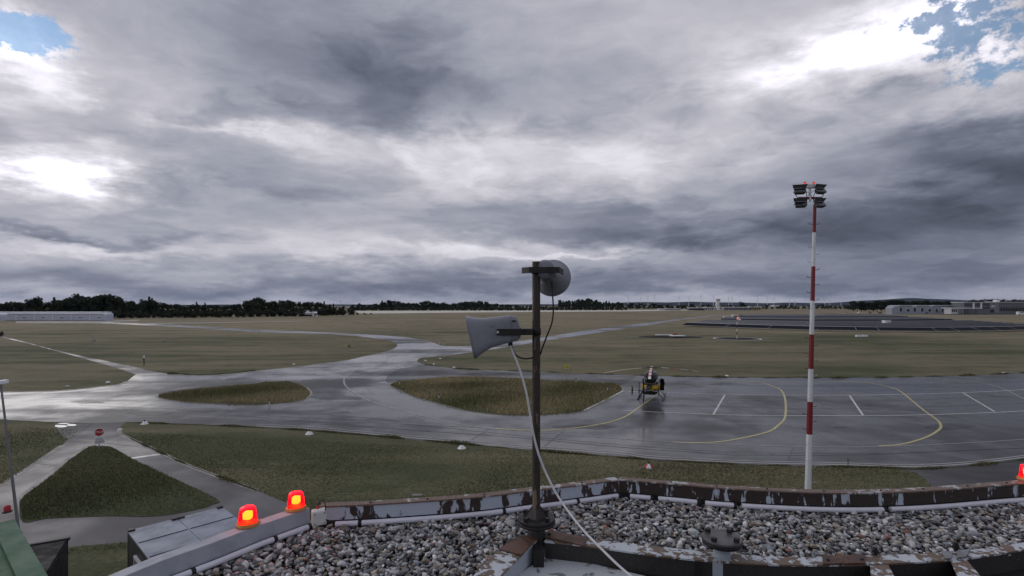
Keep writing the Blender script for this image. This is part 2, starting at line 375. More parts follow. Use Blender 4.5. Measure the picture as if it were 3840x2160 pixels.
ISL_L = [(593,1485),(671,1470),(783,1457),(894,1443),(960,1438),(997,1432),(1083,1434),(1128,1445),(1154,1460),(1163,1473),(1158,1485),(1135,1499),(1072,1509),(960,1516),(857,1514),(708,1508),(626,1498)]
ground_sheet('grass_island', ISL_R, 0.030, M_HAY, 4)
ground_sheet('grass_island', ISL_L, 0.030, M_HAY, 4)
# edge stones along the islands and the apron, painted lines
def line(name, pts, w, mat, z, parent=apron, sm=6, closed=False):
    q = crom(pts, sm, closed)
    if closed: q = q + [q[0]]
    MB().strip(px(q, 0), w, z).build(name, mat, parent)
line('edge_strip', ISL_R, 0.42, M_CONC, 0.026, closed=True, sm=4)
line('edge_strip', ISL_L, 0.42, M_CONC, 0.026, closed=True, sm=4)
LOW = [(4100,1680),(3840,1716),(3607,1742),(3385,1751),(3179,1744),(2880,1738),(2690,1732),(2433,1717),(2305,1702),(1920,1675),(1602,1648),(1345,1624),(1131,1606),(960,1599)]
line('edge_strip', LOW, 0.16, M_PALE, 0.020)
line('edge_strip', [(u, v - 7) for u, v in LOW], 0.13, M_PALE, 0.020)
line('edge_strip', [(0,1471),(224,1466),(373,1451),(447,1442),(477,1431)], 0.5, M_CONC, 0.020)
line('edge_strip', [(634,1403),(783,1407.5),(894,1400.5),(960,1391.5),(1109,1376.5),(1221,1362.5),(1314,1349.5)], 0.5, M_CONC, 0.020)
YA = [(1519,1382),(1482,1373),(1456,1362),(1450,1352),(1459,1339),(1500,1325)]
line('centre_line', YA, 0.16, M_PALE, 0.020)
YB = [(1445,1354),(1370,1373),(1322,1395),(1295,1414),(1290,1429),(1294,1444),(1310,1460),(1344,1483),(1389,1505),(1445,1524),(1510,1541),(1559,1555),(1644,1574),(1751,1596),(1858,1607)]
line('centre_line', YB, 0.17, M_PALE, 0.020)
line('yellow_line', [(1858,1607),(1920,1611),(2027,1615),(2134,1608),(2241,1593),(2305,1578),(2348,1561),(2378,1541),(2404,1522),(2442,1496),(2472,1473),(2486,1461),(2490,1451),(2479,1442),(2450,1432),(2401,1425),(2263,1417)], 0.17, M_YELLOW, 0.020)
line('yellow_line', [(2519,1658),(2604,1661),(2690,1658),(2776,1645),(2880,1620),(2918,1596),(2940,1574),(2946,1550),(2947,1530),(2945,1503),(2938,1477),(2921,1458),(2880,1443),(2852,1435),(2796,1430),(2710,1428)], 0.17, M_YELLOW, 0.0204)
line('yellow_line', [(3295,1673),(3372,1668),(3436,1653),(3487,1634),(3522,1611),(3528,1596),(3517,1578),(3492,1559),(3465,1540),(3420,1503),(3383,1473),(3353,1457),(3290,1442),(3215,1433),(3074,1431)], 0.17, M_YELLOW, 0.0204)
line('yellow_line', [(4000,1570),(3840,1496),(3775,1464),(3719,1445),(3663,1434),(3551,1425)], 0.15, M_PALE, 0.0204)
line('guide_line', [(700,1560),(960,1571),(1388,1584),(1730,1600),(2027,1622),(2219,1638),(2519,1659),(2711,1667),(2880,1673),(3094,1677),(3295,1676),(3564,1665),(3840,1648),(4100,1620)], 0.10, M_PALE, 0.0208)
line('white_line', [(2337,1468),(2490,1473),(2718,1479),(2880,1482),(3178,1483),(3402,1479),(3607,1473),(3840,1462),(4100,1445)], 0.17, M_WHITE, 0.0212)
line('white_line', [(2338,1541),(2462,1546),(2660,1554),(2880,1559),(3235,1559),(3479,1556),(3840,1542),(4100,1520)], 0.16, M_WHITE, 0.0212)
line('white_line', [(2188,1541),(2337,1467)], 0.22, M_WHITE, 0.034)
line('stand_line', [(2718,1482),(2675,1555)], 0.16, M_WHITE, 0.0216)
line('stand_line', [(3186,1484),(3237,1559)], 0.16, M_WHITE, 0.0216)
line('stand_line', [(3611,1474),(3729,1544)], 0.16, M_WHITE, 0.0216)
line('stop_line', [(492,1719),(612,1702)], 0.35, M_WHITE, 0.010, road)
line('concrete_gutter', [(334,1676),(257,1729),(193,1785),(86,1866),(30,1915)], 0.55, M_CONC, 0.010, road)
line('concrete_gutter', [(231,1671),(145,1729),(47,1793),(0,1823)], 0.30, M_CONC, 0.010, road)
line('concrete_gutter', [(136,1735),(228,1743)], 0.35, M_CONC, 0.013, road)
line('concrete_gutter', [(451,1606),(453,1628),(530,1664),(612,1702),(727,1754),(960,1839)], 0.28, M_CONC, 0.010, road)
line('drain_channel', [(257,1652),(400,1660),(560,1676)], 0.35, M_OLD, 0.013, road)
line('concrete_gutter', [(468,1371),(530,1386)], 0.8, M_CONC, 0.012, apron)
line('concrete_gutter', [(420,1374),(470,1372)], 0.9, M_CONC, 0.014, apron)
# puddles by the road mouth
M_PUD = Mat('puddle_water'); M_PUD = M_PUD.set((0.03, 0.03, 0.032), 0.12, spec=0.4)
for k, (u, v, a, b) in enumerate([(228,1598,26,5),(268,1594,20,4),(240,1588,22,2)]):
    pts = [(u + a * math.cos(t) * random.uniform(.8, 1.1), v + b * math.sin(t) * random.uniform(.8, 1.1)) for t in np.linspace(0, 6.283, 14)[:-1]]
    ground_sheet('puddle', pts, 0.026 + 0.002 * k, M_PUD, 3)
ground_sheet('gravel_verge', [(351,1588),(299,1626),(257,1647),(238,1640),(215,1610),(205,1588)], 0.012, M_OLD, 0)

# ---- grass blades: tall hay in the islands, short lawn elsewhere near the tower
def inside(poly, x, y):
    P = np.array([(p[0], p[1]) for p in poly]); c = np.zeros(len(x), bool); j = len(P) - 1
    for i in range(len(P)):
        k = ((P[i, 1] > y) != (P[j, 1] > y)) & (x < (P[j, 0] - P[i, 0]) * (y - P[i, 1]) / (P[j, 1] - P[i, 1] + 1e-12) + P[i, 0]); c ^= k; j = i
    return c
M_BLADE = Mat('grass_blade'); _a = M_BLADE.n('ShaderNodeVertexColor', layer_name='Col'); M_BLADE = M_BLADE.set(_a.outputs[0], 0.85, spec=0.15)
def lump(x, y, s, seed):
    r = np.random.default_rng(seed); o = np.zeros(len(x))
    for _ in range(7):
        a, f, p = r.uniform(0, 6.28), s * r.uniform(.5, 2.2), r.uniform(0, 6.28); o += np.sin((x * np.cos(a) + y * np.sin(a)) * f + p)
    return o / 7
def blades(name, poly, holes, n, h, w, ca, cb, z, clump, label):
    P = np.array([(p[0], p[1]) for p in poly]); lo, hi = P.min(0), P.max(0)
    x, y = rng.uniform(lo[0], hi[0], n * 3), rng.uniform(lo[1], hi[1], n * 3); k = inside(poly, x, y)
    for q in holes: k &= ~inside(q, x, y)
    dens = lump(x, y, clump, 5); k &= rng.uniform(-0.5, 0.5, len(x)) < dens + 0.25
    x, y, dens = x[k][:n], y[k][:n], dens[k][:n]; m = len(x)
    hh = h * rng.uniform(.4, 1.1, m) * np.clip(1 + 0.9 * dens, .35, 1.7); a = rng.uniform(0, 6.283, m); ww = w * rng.uniform(.6, 1.3, m)
    lean = rng.normal(0, .45, (m, 2)) * hh[:, None]
    v = np.zeros((m, 3, 3), np.float32)
    v[:, 0] = np.stack([x - np.cos(a) * ww, y - np.sin(a) * ww, np.full(m, z)], 1); v[:, 1] = np.stack([x + np.cos(a) * ww, y + np.sin(a) * ww, np.full(m, z)], 1)
    v[:, 2] = np.stack([x + lean[:, 0], y + lean[:, 1], z + hh], 1)
    t = np.clip(lump(x, y, clump * .6, 9) * 0.9 + rng.normal(0.45, .25, m), 0, 1)[:, None]; c = np.array(ca)[None] * (1 - t) + np.array(cb)[None] * t
    c *= rng.uniform(.6, 1.25, (m, 1)); cols = np.repeat(c, 3, 0)
    o = npmesh(name, v.reshape(-1, 3), np.arange(m * 3).reshape(-1, 3), M_BLADE, None, cols)
    return tag(o, label, 'grass', kind='stuff')
isl_r, isl_l, tri_w, main_w, side_w, old_w = (px(q) for q in (ISL_R, ISL_L, TRI, crom(MAIN, 3, True), SIDE, OLD))
blades('tall_grass', isl_r, [], 52000, 0.25, 0.020, (0.11, 0.12, 0.05), (0.44, 0.37, 0.225), 0.03, 0.55, 'tall dry yellowish grass filling the larger island beside the helicopter')
blades('tall_grass', isl_l, [], 24000, 0.24, 0.018, (0.11, 0.115, 0.05), (0.37, 0.31, 0.185), 0.03, 0.45, 'brownish tall grass filling the smaller island between the taxiways')
blades('lawn_grass', px([(-150,1590),(3500,1765),(3500,1900),(2300,1960),(1200,2000),(1000,2000),(-150,2120)]), [main_w, side_w, old_w], 70000, 0.085, 0.016, (0.062, 0.076, 0.034), (0.185, 0.175, 0.085), 0.0, 0.35, 'short dark green lawn between the apron edge and the tower')
blades('lawn_grass', tri_w, [], 22000, 0.085, 0.016, (0.070, 0.084, 0.040), (0.20, 0.185, 0.095), 0.022, 0.35, 'triangular lawn between the two arms of the side road')

# ---- ragged grass fringe creeping over the tarmac edges
def fringe(name, edge, n, h, spread, label):
    w = px(crom(edge, 5)); ls = np.cumsum([0] + [(b - a).length for a, b in zip(w, w[1:])]); s = rng.uniform(0, ls[-1], n)
    x = np.interp(s, ls, [p.x for p in w]) ; y = np.interp(s, ls, [p.y for p in w]); amp = np.clip(lump(x, y, 1.6, 3) * 1.4 + .3, .05, 1.2)
    x = x + rng.normal(0, spread, n) * amp; y = y + rng.normal(0, spread, n) * amp; hh = h * rng.uniform(.4, 1.3, n) * amp; a = rng.uniform(0, 6.283, n); ww = rng.uniform(.012, .03, n)
    v = np.zeros((n, 3, 3), np.float32); v[:, 0] = np.stack([x - np.cos(a) * ww, y - np.sin(a) * ww, np.full(n, .0)], 1); v[:, 1] = np.stack([x + np.cos(a) * ww, y + np.sin(a) * ww, np.full(n, .0)], 1); v[:, 2] = np.stack([x + rng.normal(0, .5, n) * hh, y + rng.normal(0, .5, n) * hh, hh + .02], 1)
    t = np.clip(rng.normal(.4, .3, n), 0, 1)[:, None]; c = np.array((0.07, 0.08, 0.036)) * (1 - t) + np.array((0.24, 0.21, 0.11)) * t
    tag(npmesh(name, v.reshape(-1, 3), np.arange(n * 3).reshape(-1, 3), M_BLADE, None, np.repeat(c, 3, 0)), label, 'grass', kind='stuff')
fringe('grass_fringe', [(3840,1724),(3607,1750),(3436,1759),(3308,1754),(2880,1745),(2433,1724),(1920,1682),(1345,1630),(960,1603),(475,1584)], 16000, .16, .10, 'ragged grass along the apron edge below the mast')
fringe('grass_fringe', [(3840,1399),(3514,1412),(3066,1417),(2665,1414),(2293,1404),(1920,1391),(1705,1382),(1594,1367)], 14000, .26, .14, 'ragged grass along the back edge of the apron')
fringe('grass_fringe', [(960,1390),(783,1406),(634,1402)], 5000, .26, .14, 'ragged grass along the meadow edge of the taxiway')
fringe('grass_fringe', [(960,1839),(727,1754),(612,1702),(530,1664),(453,1628)], 5000, .12, .08, 'ragged grass along the side road')
# ---- sealed seams, paving joints and mended patches in the tarmac
M_SEAM = asphalt_mat('tar_seam', (0.018, 0.018, 0.020), (0.22, 0.4)); M_PATCH = asphalt_mat('mended_asphalt', (0.034, 0.034, 0.037), (0.28, 0.5)); M_LPATCH = asphalt_mat('worn_asphalt', (0.10, 0.10, 0.105), (0.3, 0.55))
def wob(pts, a): return [(u + random.uniform(-a, a) * 4, v + random.uniform(-a, a)) for u, v in crom(pts, 5)]
for pts in ([(2400,1437),(2880,1446),(3300,1446),(3840,1432)], [(2520,1497),(2880,1503),(3300,1503),(3840,1484)], [(2480,1520),(2900,1530),(3300,1530),(3840,1512)], [(1200,1590),(1920,1640),(2500,1690),(3100,1708),(3840,1680)],
            [(1000,1560),(1500,1590),(2100,1648),(2700,1694),(3300,1700)], [(480,1540),(900,1560),(1400,1600)], [(300,1520),(700,1535),(1150,1550),(1500,1580)], [(1200,1380),(1330,1420),(1400,1480)], [(2390,1408),(2323,1447)], [(1770,1650),(1840,1605)], [(2020,1690),(2110,1620)], [(2950,1742),(2975,1680)]):
    line('tar_seam', wob(pts, .6), random.uniform(.05, .10), M_SEAM, 0.0186 + random.uniform(0, .0008), sm=1)
for u, v, a, b, mt in ((2730,1440,70,5,M_PATCH),(2620,1448,40,3,M_SEAM),(3480,1446,60,4,M_PATCH),(3300,1520,90,7,M_PATCH),(3150,1602,28,3,M_SEAM),(2585,1628,14,2,M_LPATCH),(560,1552,90,9,M_PATCH),(760,1538,120,7,M_PATCH),(330,1508,60,6,M_LPATCH),(1250,1490,110,12,M_PATCH),(1180,1545,120,10,M_LPATCH),(900,1420,60,4,M_PATCH),(1430,1400,50,5,M_LPATCH),(2200,1600,130,10,M_PATCH),(3550,1600,120,12,M_PATCH),(2780,1700,150,9,M_LPATCH)):
    pts = [(u + a * math.cos(t) * random.uniform(.6, 1.15), v + b * math.sin(t) * random.uniform(.6, 1.15)) for t in np.linspace(0, 6.283, 12)[:-1]]
    MB().sheet([tuple(q) for q in px(crom(pts, 4, True), 0.0172 + .00005 * (u % 17))]).build('tarmac_patch', mt, apron)
# ================================================================== the tower roof under the camera
def flake_mat(name, metal_c, coat, vert, amt, scale=9.0, rough=0.6):
    """rusty steel with coats of pale paint flaking away"""
    m = Mat(name); p = m.pos(space='World'); q = m.pos((1, 1, vert), 'World')
    a = m.noise(q, scale, 6, 0.62, 0.4); b = m.noise(p, scale * 0.28, 4, 0.6); f = m.noise(p, scale * 7, 4, 0.7)
    t = m.math('ADD', m.math('MULTIPLY', a, 0.75), m.math('MULTIPLY', b, 0.5))
    k = m.mapr(t, 0.70 - amt, 0.725 - amt, 0, 1)
    rust = m.ramp(f, [(0.3, tuple(x * 0.45 for x in metal_c)), (0.55, metal_c), (0.75, tuple(min(1, x * 1.7) for x in metal_c))])
    ct = m.mix(m.mapr(f, 0.5, 0.8, 0, 0.5), coat, tuple(x * 0.6 for x in coat))
    m.bump(m.math('ADD', m.math('MULTIPLY', k, 0.6), m.math('MULTIPLY', f, 0.4)), 0.7, 0.004)
    return m.set(m.mix(k, rust, ct), rough)
M_FLAKE_MID = flake_mat('flaking_parapet', (0.045, 0.028, 0.023), (0.44, 0.49, 0.57), 0.40, 0.12)
M_FLAKE_R = flake_mat('rusty_parapet', (0.036, 0.024, 0.021), (0.44, 0.50, 0.57), 0.16, 0.03, 17)
M_CAP = flake_mat('parapet_cap', (0.17, 0.115, 0.09), (0.42, 0.42, 0.43), 1.0, 0.03, 8)
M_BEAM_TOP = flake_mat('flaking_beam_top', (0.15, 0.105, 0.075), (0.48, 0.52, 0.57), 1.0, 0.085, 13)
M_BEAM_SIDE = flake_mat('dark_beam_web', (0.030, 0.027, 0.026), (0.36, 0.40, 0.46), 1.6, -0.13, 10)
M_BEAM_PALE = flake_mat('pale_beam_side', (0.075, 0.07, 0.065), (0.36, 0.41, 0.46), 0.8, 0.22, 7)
M_RUST = flake_mat('rust_plate', (0.075, 0.034, 0.022), (0.11, 0.055, 0.035), 1.0, 0.1, 8)
M_MEMB = paint('bitumen_membrane', (0.014, 0.014, 0.015), 0.7, 0, 0.4, 3)
M_PIPE = paint('white_conduit', (0.66, 0.66, 0.74), 0.35, 0, 0.14, 4)
M_BEAMW = paint('white_beam_paint', (0.40, 0.42, 0.47), 0.45, 0.0, 0.25, 5, dirt=(0.29, 0.31, 0.36))
M_BLACK = paint('black_rubber', (0.016, 0.016, 0.018), 0.55, 0, 0.3, 6)
M_IRON = paint('dark_iron', (0.032, 0.029, 0.029), 0.42, 0.3, 0.4, 14, 0.35)
M_BOX = paint('pale_plastic', (0.60, 0.61, 0.60), 0.45, 0, 0.15, 5)
M_WALL = paint('tower_render', (0.55, 0.53, 0.50), 0.8, 0, 0.15, 0.8)
M_PANEL = flake_mat('peeling_hatch_panel', (0.22, 0.23, 0.24), (0.46, 0.49, 0.52), 1.0, 0.15, 5)

PT = 7.22                                              # parapet top
P_LEFT = px([(330,2262),(430,2160),(599,2090),(780,2028),(960,1961),(1148,1899)], PT)
P_MID = px(crom([(1200,1897),(1388,1889),(1602,1876),(1816,1859),(1970,1840),(2134,1821),(2318,1797)], 4), PT)
P_RIGHT = px(crom([(2322,1797),(2519,1812),(2690,1827),(2880,1838),(3094,1846),(3308,1845),(3522,1835),(3736,1818),(3840,1811),(4150,1785),(4550,1757),(5000,1735)], 4), PT)
outline = [Vector((p.x, p.y, 0)) for p in P_LEFT + P_MID[::4] + P_RIGHT[::4]] + [Vector((10.2, -4, 0)), Vector((-2.3, -4, 0))]
TB = thing('tower_building', 'flat gravel roofed tower with peeling parapet around the loudspeaker pole', 'building', (1.0, 2.0, 0))
out_in = [(p.x, p.y) for p in outline]
MB().prism(out_in, 0.0, 6.99).build('wall', M_WALL, TB, True)
MB().sheet([(x, y, 7.0) for x, y in out_in]).build('roof_membrane', M_MEMB, TB, True)
# profiles: sideways is to the right of the walking direction (paths run left to right, so right = towards the camera)
MB().sweep(P_LEFT, [(-0.05, 0.0), (0.055, -0.004), (0.055, -0.135), (-0.05, -0.135)]).build('parapet_beam', M_BEAMW, TB, True, bevel=0.004, label='smooth white painted parapet beam under the two red beacons')
MB().sweep(P_LEFT, [(-0.045, -0.137), (0.05, -0.137), (0.05, -0.22), (-0.045, -0.22)]).build('parapet_upstand', M_MEMB, TB, True)
for nm, path, mat in (('parapet_panel', P_MID, M_FLAKE_MID), ('parapet_panel', P_RIGHT, M_FLAKE_R)):
    MB().sweep(path, [(-0.012, -0.012), (0.012, -0.012), (0.014, -0.125), (-0.012, -0.125)]).build(nm, mat, TB, True)
    MB().sweep(path, [(-0.075, 0.0), (0.020, 0.003), (0.020, -0.010), (-0.075, -0.011)]).build('parapet_cap', M_CAP, TB, True)
    MB().sweep(path, [(-0.012, -0.127), (0.014, -0.127), (0.03, -0.22), (-0.012, -0.22)]).build('parapet_upstand', M_MEMB, TB, True)
    acc = 0
    for a, b in zip(path, path[1:]):
        acc += (b - a).length
        if acc > 0.42:
            acc = 0; MB().lathe([(0.010, 0.003), (0.010, 0.008), (0.005, 0.013)], (b.x, b.y + 0.02, b.z), 8).build('rivet', M_IRON, TB, True)
# ---- white conduit runs clipped along the parapet
def offset(path, side, up):
    out = []
    for i, p in enumerate(path):
        d = path[min(i + 1, len(path) - 1)] - path[max(i - 1, 0)]; d.z = 0; d.normalize(); out.append(p + Vector((d.y, -d.x, 0)) * side + Vector((0, 0, up)))
    return out
def along(path, a, b, n=8):
    """points between arc lengths a and b (fractions)"""
    ls = [0]
    for p, q in zip(path, path[1:]): ls.append(ls[-1] + (q - p).length)
    out = []
    for t in np.linspace(a * ls[-1], b * ls[-1], n):
        k = max(i for i in range(len(ls)) if ls[i] <= t + 1e-9); k = min(k, len(path) - 2)
        out.append(path[k].lerp(path[k + 1], (t - ls[k]) / (ls[k + 1] - ls[k])))
    return out
def conduit(path, cuts, label):
    loc = path[0].copy(); T = thing('cable_conduit', label, 'conduit', loc, 0, 'white conduits along the parapet')
    for a, b in zip(cuts, cuts[1:]):
        seg = along(path, a + 0.004, b - 0.004, 14)
        MB().tube(seg, 0.024, 14).build('pipe_section', M_PIPE, T, True)
        e = seg[-1]; d = (seg[-1] - seg[-2]).normalized()
        MB().tube([e - d * 0.008, e + d * 0.020], 0.028, 12).build('pipe_clip', M_BLACK, T, True)
    return T
conduit(offset(P_LEFT, 0.095, -0.145), [0.0, 0.42, 0.80, 0.985], 'white conduit clipped under the smooth white parapet beam')
conduit(offset(P_MID, 0.045, -0.150)[1:], [0.02, 0.10, 0.56, 0.83, 0.995], 'white conduit along the flaking parapet from grey junction box to roof corner')
conduit(offset(P_RIGHT, 0.045, -0.150), [0.009, 0.042, 0.095, 0.135, 0.30, 0.50, 0.75, 1.0], 'white conduit along the rust brown parapet beside the floodlight mast')
# ---- junction box at the bend of the parapet
bx = at(1196, 1938, 4.42)
J = thing('junction_box', 'pale grey junction box at the bend of the parapet beside a red beacon', 'box', bx)
rj = Matrix.Rotation(R(28), 3, 'Z')
MB().box((0, 0, 0), (0.115, 0.075, 0.125), rj).build('housing', M_BOX, J, bevel=0.008)
MB().box(rj @ Vector((0, -0.041, 0)), (0.098, 0.006, 0.108), rj).build('cover', M_BOX, J, bevel=0.003)
for sx in (-1, 1):
    for sz in (-1, 1):
        c = rj @ Vector((sx * 0.038, -0.045, sz * 0.042)); MB().tube([c, c + rj @ Vector((0, -0.004, 0))], 0.005, 8).build('screw', M_IRON, J)
MB().tube([(-.02, .02, .06), (-.02, .02, .085)], 0.012, 10).build('cable_gland', paint('red_gland', (0.45, 0.05, 0.05), 0.4), J)
MB().tube([(-.02, .02, .085), (0.0, .03, .13), (.03, .02, .135), (.055, 0, .10), (.06, -.01, .04)], 0.005, 6).build('cable', M_BLACK, J)
MB().tube([(.06, -.01, -.02), (.09, 0, -.035), (.12, .0, -.05)], 0.006, 6).build('cable', M_BLACK, J)
# ---- red beacons
M_AMBER = paint('amber_base', (0.55, 0.24, 0.07), 0.45, 0, 0.2, 12)
mr = Mat('red_dome'); nt2 = mr.nt; ou = [n for n in nt2.nodes if n.type == 'OUTPUT_MATERIAL'][0]; nt2.nodes.remove(mr.b)
tr = mr.n('ShaderNodeBsdfTransparent'); tr.inputs[0].default_value = (0.80, 0.17, 0.05, 1)
tl = mr.n('ShaderNodeBsdfTranslucent'); tl.inputs[0].default_value = (0.42, 0.0003, 0.05, 1)
gl = mr.n('ShaderNodeBsdfGlossy'); gl.inputs['Roughness'].default_value = 0.08
m1 = mr.n('ShaderNodeMixShader'); m1.inputs[0].default_value = 0.75; mr.l(tr.outputs[0], m1.inputs[1]); mr.l(tl.outputs[0], m1.inputs[2])
fr = mr.n('ShaderNodeFresnel'); bf_ = mr.n('ShaderNodeNewGeometry'); m2 = mr.n('ShaderNodeMixShader'); mr.l(mr.math('MULTIPLY', fr.outputs[0], mr.math('SUBTRACT', 1.0, bf_.outputs['Backfacing'])), m2.inputs[0]); mr.l(m1.outputs[0], m2.inputs[1]); mr.l(gl.outputs[0], m2.inputs[2]); mr.l(m2.outputs[0], ou.inputs[0])
M_DOME = mr.m
me_ = Mat('lit_lamp'); me_.b.inputs['Emission Color'].default_value = (1.0, 0.80, 0.06, 1); me_.b.inputs['Emission Strength'].default_value = 22.0; M_LAMP = me_.m
def beacon(name, loc, s, label, glow=True):
    T = thing(name, label, 'beacon', loc, 0, None)
    MB().lathe([(0.092 * s, 0), (0.092 * s, 0.014 * s), (0.080 * s, 0.020 * s), (0.080 * s, 0.026 * s)], (0, 0, 0), 32).build('base_ring', M_AMBER, T)
    for k in range(16):
        a = k * 6.283 / 16; MB().box((0.093 * s * math.cos(a), 0.093 * s * math.sin(a), 0.007 * s), (0.008 * s, 0.008 * s, 0.012 * s), Matrix.Rotation(a, 3, 'Z')).build('rib', M_AMBER, T)
    MB().lathe([(0.078 * s, 0.026 * s), (0.070 * s, 0.085 * s), (0.063 * s, 0.140 * s), (0.058 * s, 0.150 * s), (0.045 * s, 0.156 * s), (0.001, 0.158 * s)], (0, 0, 0), 40, caps=(False, True)).build('dome', M_DOME, T)
    MB().box((0, 0, 0.083 * s), (0.066 * s, 0.066 * s, 0.066 * s)).build('lamp', M_LAMP, T, bevel=0.014 * s)
    if glow:
        ld = bpy.data.lights.new('beacon_glow', 'POINT'); ld.energy = 1.6 * s * s; ld.color = (1.0, 0.05, 0.06); ld.shadow_soft_size = 0.05 * s
        lo = bpy.data.objects.new('beacon_glow', ld); col.objects.link(lo); lo.parent = T; lo.location = (0, 0, 0.13 * s)
    return T
beacon('red_beacon', g(922, 1974, PT) + Vector((0, 0.03, 0.0)), 0.95, 'lit red beacon on the white parapet beam, farther from the junction box')
beacon('red_beacon', g(1105, 1913, PT) + Vector((0, 0.03, 0.0)), 0.95, 'lit red beacon on the white parapet beam, next to the junction box')
beacon('red_beacon', g(3858, 1802, PT) + Vector((0, 0.0, 0.004)), 1.0, 'lit red beacon standing on the rust brown parapet')
# ---- the loudspeaker pole with its flange
D = 4.17; PX = (2011 - 1920) / F * D
M_POLE = flake_mat('weathered_pole', (0.040, 0.028, 0.022), (0.17, 0.125, 0.095), 0.12, 0.0, 22)
T = thing('speaker_pole', 'weathered dark brown pole bolted to a flange on the gravel roof', 'pole', (PX, D, 7.15))
MB().tube([(0, 0, 0.13), (0, 0, 1.0), (0, 0, 2.20)], 0.0325, 20).build('pole', M_POLE, T)
MB().lathe([(0.075, -0.02), (0.072, 0.05), (0.064, 0.06), (0.064, 0.10), (0.10, 0.104)], (0, 0, 0), 28).build('pipe_stub', M_IRON, T)
MB().lathe([(0.12, 0.092), (0.152, 0.104), (0.152, 0.122), (0.148, 0.124)], (0, 0, 0), 36).build('lower_flange', M_IRON, T)
MB().lathe([(0.148, 0.126), (0.150, 0.128), (0.150, 0.148), (0.146, 0.152)], (0, 0, 0), 36).build('upper_flange', M_IRON, T)
for k in range(4):
    a = R(45 + 90 * k); MB().box((0.118 * math.cos(a), 0.118 * math.sin(a), 0.166), (0.032, 0.032, 0.028), Matrix.Rotation(a + .4, 3, 'Z')).build('bolt', M_IRON, T, bevel=0.003)
    a = R(90 * k)
    dv = Vector((math.cos(a), math.sin(a), 0)); pv = Vector((-dv.y, dv.x, 0)) * 0.004
    tri = [dv * 0.03 + Vector((0, 0, .152)), dv * 0.105 + Vector((0, 0, .152)), dv * 0.03 + Vector((0, 0, .245))]
    MB().add([p - pv for p in tri] + [p + pv for p in tri], [(0, 1, 2), (3, 5, 4), (0, 3, 4, 1), (1, 4, 5, 2), (2, 5, 3, 0)]).build('gusset', M_IRON, T)
MB().loft([[Vector((r * math.cos(R(90 * k)), r * math.sin(R(90 * k)), z)) for k in range(4)] for r, z in ((0.092, 0.154), (0.036, 0.235))], smooth=False).build('collar', M_IRON, T)
# ---- capped flange further right
c2 = Vector(((2707 - 1920) / F * 3.85, 3.85, 7.15))
T = thing('capped_flange', 'capped iron pipe flange with four square bolts on the flaking beam', 'flange', c2)
MB().lathe([(0.066, -0.03), (0.062, 0.0), (0.058, 0.075), (0.085, 0.085)], (0, 0, 0), 28).build('pipe_stub', M_BEAM_PALE, T)
MB().lathe([(0.10, 0.080), (0.140, 0.090), (0.142, 0.108), (0.140, 0.110)], (0, 0, 0), 36).build('lower_flange', M_IRON, T)
MB().lathe([(0.138, 0.112), (0.142, 0.114), (0.142, 0.132), (0.138, 0.136)], (0, 0, 0), 36).build('cover_plate', paint('grey_iron', (0.085, 0.082, 0.085), 0.4, 0.2, 0.25, 10), T)
for k in range(4):
    a = R(40 + 90 * k); MB().box((0.112 * math.cos(a), 0.112 * math.sin(a), 0.150), (0.032, 0.032, 0.030), Matrix.Rotation(a, 3, 'Z')).build('bolt', M_IRON, T, bevel=0.003)
# ---- steel frame with flaking paint around the hatch
BT = 7.15
FR = thing('hatch_frame', 'steel beam frame with flaking paint around the roof hatch', 'frame', (0.2, 4.0, 7.0))
B_back = crom([(2045,1996),(2219,2023),(2433,2045),(2626,2066),(2880,2086),(3081,2089),(3248,2085),(3522,2071),(3641,2062),(3840,2034),(4200,1975),(4700,1890)], 3)
B_fr = crom([(2045,2030),(2219,2049),(2433,2079),(2626,2100),(2880,2116),(3081,2119),(3248,2116),(3522,2103),(3641,2092),(3840,2061),(4200,1998),(4700,1910)], 3)
wb, wf = px(B_back, BT), px(B_fr, BT)
def ribbon(back, front, z0, z1):
    rings = [[(a.x, a.y, z1), (b.x, b.y, z1), (b.x, b.y, z0), (a.x, a.y, z0)] for a, b in zip(back, front)]
    return MB().loft(rings, smooth=False)
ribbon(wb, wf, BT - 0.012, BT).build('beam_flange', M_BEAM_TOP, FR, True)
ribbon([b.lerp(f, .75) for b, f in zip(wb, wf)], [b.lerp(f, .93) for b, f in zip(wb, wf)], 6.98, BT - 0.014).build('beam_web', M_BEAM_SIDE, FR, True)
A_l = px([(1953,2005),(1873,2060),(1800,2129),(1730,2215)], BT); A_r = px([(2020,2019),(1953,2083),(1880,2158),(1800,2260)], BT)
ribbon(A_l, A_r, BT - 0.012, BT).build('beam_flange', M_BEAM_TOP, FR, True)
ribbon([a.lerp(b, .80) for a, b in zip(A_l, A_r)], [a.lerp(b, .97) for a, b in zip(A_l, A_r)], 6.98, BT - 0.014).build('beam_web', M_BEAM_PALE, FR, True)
def plate(corners, mat, z=BT + 0.003, th=0.012, name='cover_plate', label=None):
    q = [g(u, v, z) for u, v in corners]; MB().prism([(p.x, p.y) for p in q], z, z + th).build(name, mat, FR, True, bevel=0.002, label=label)
plate([(1951,2008),(2018,2021),(1955,2086),(1872,2063)], M_RUST, label='rust brown cover plate')
plate([(2058,1994),(2204,2020),(2192,2051),(2030,2014)], M_RUST, label='rust brown cover plate')
plate([(3084,2088),(3244,2084),(3246,2116),(3086,2120)], M_RUST, label='rust brown cover plate')
M_GREYP = paint('grey_plate', (0.20, 0.20, 0.22), 0.4, 0.2, 0.2, 8)
plate([(3530,2073),(3574,2072),(3568,2098),(3545,2099)], M_GREYP); plate([(3590,2068),(3640,2064),(3622,2093),(3588,2096)], M_GREYP)
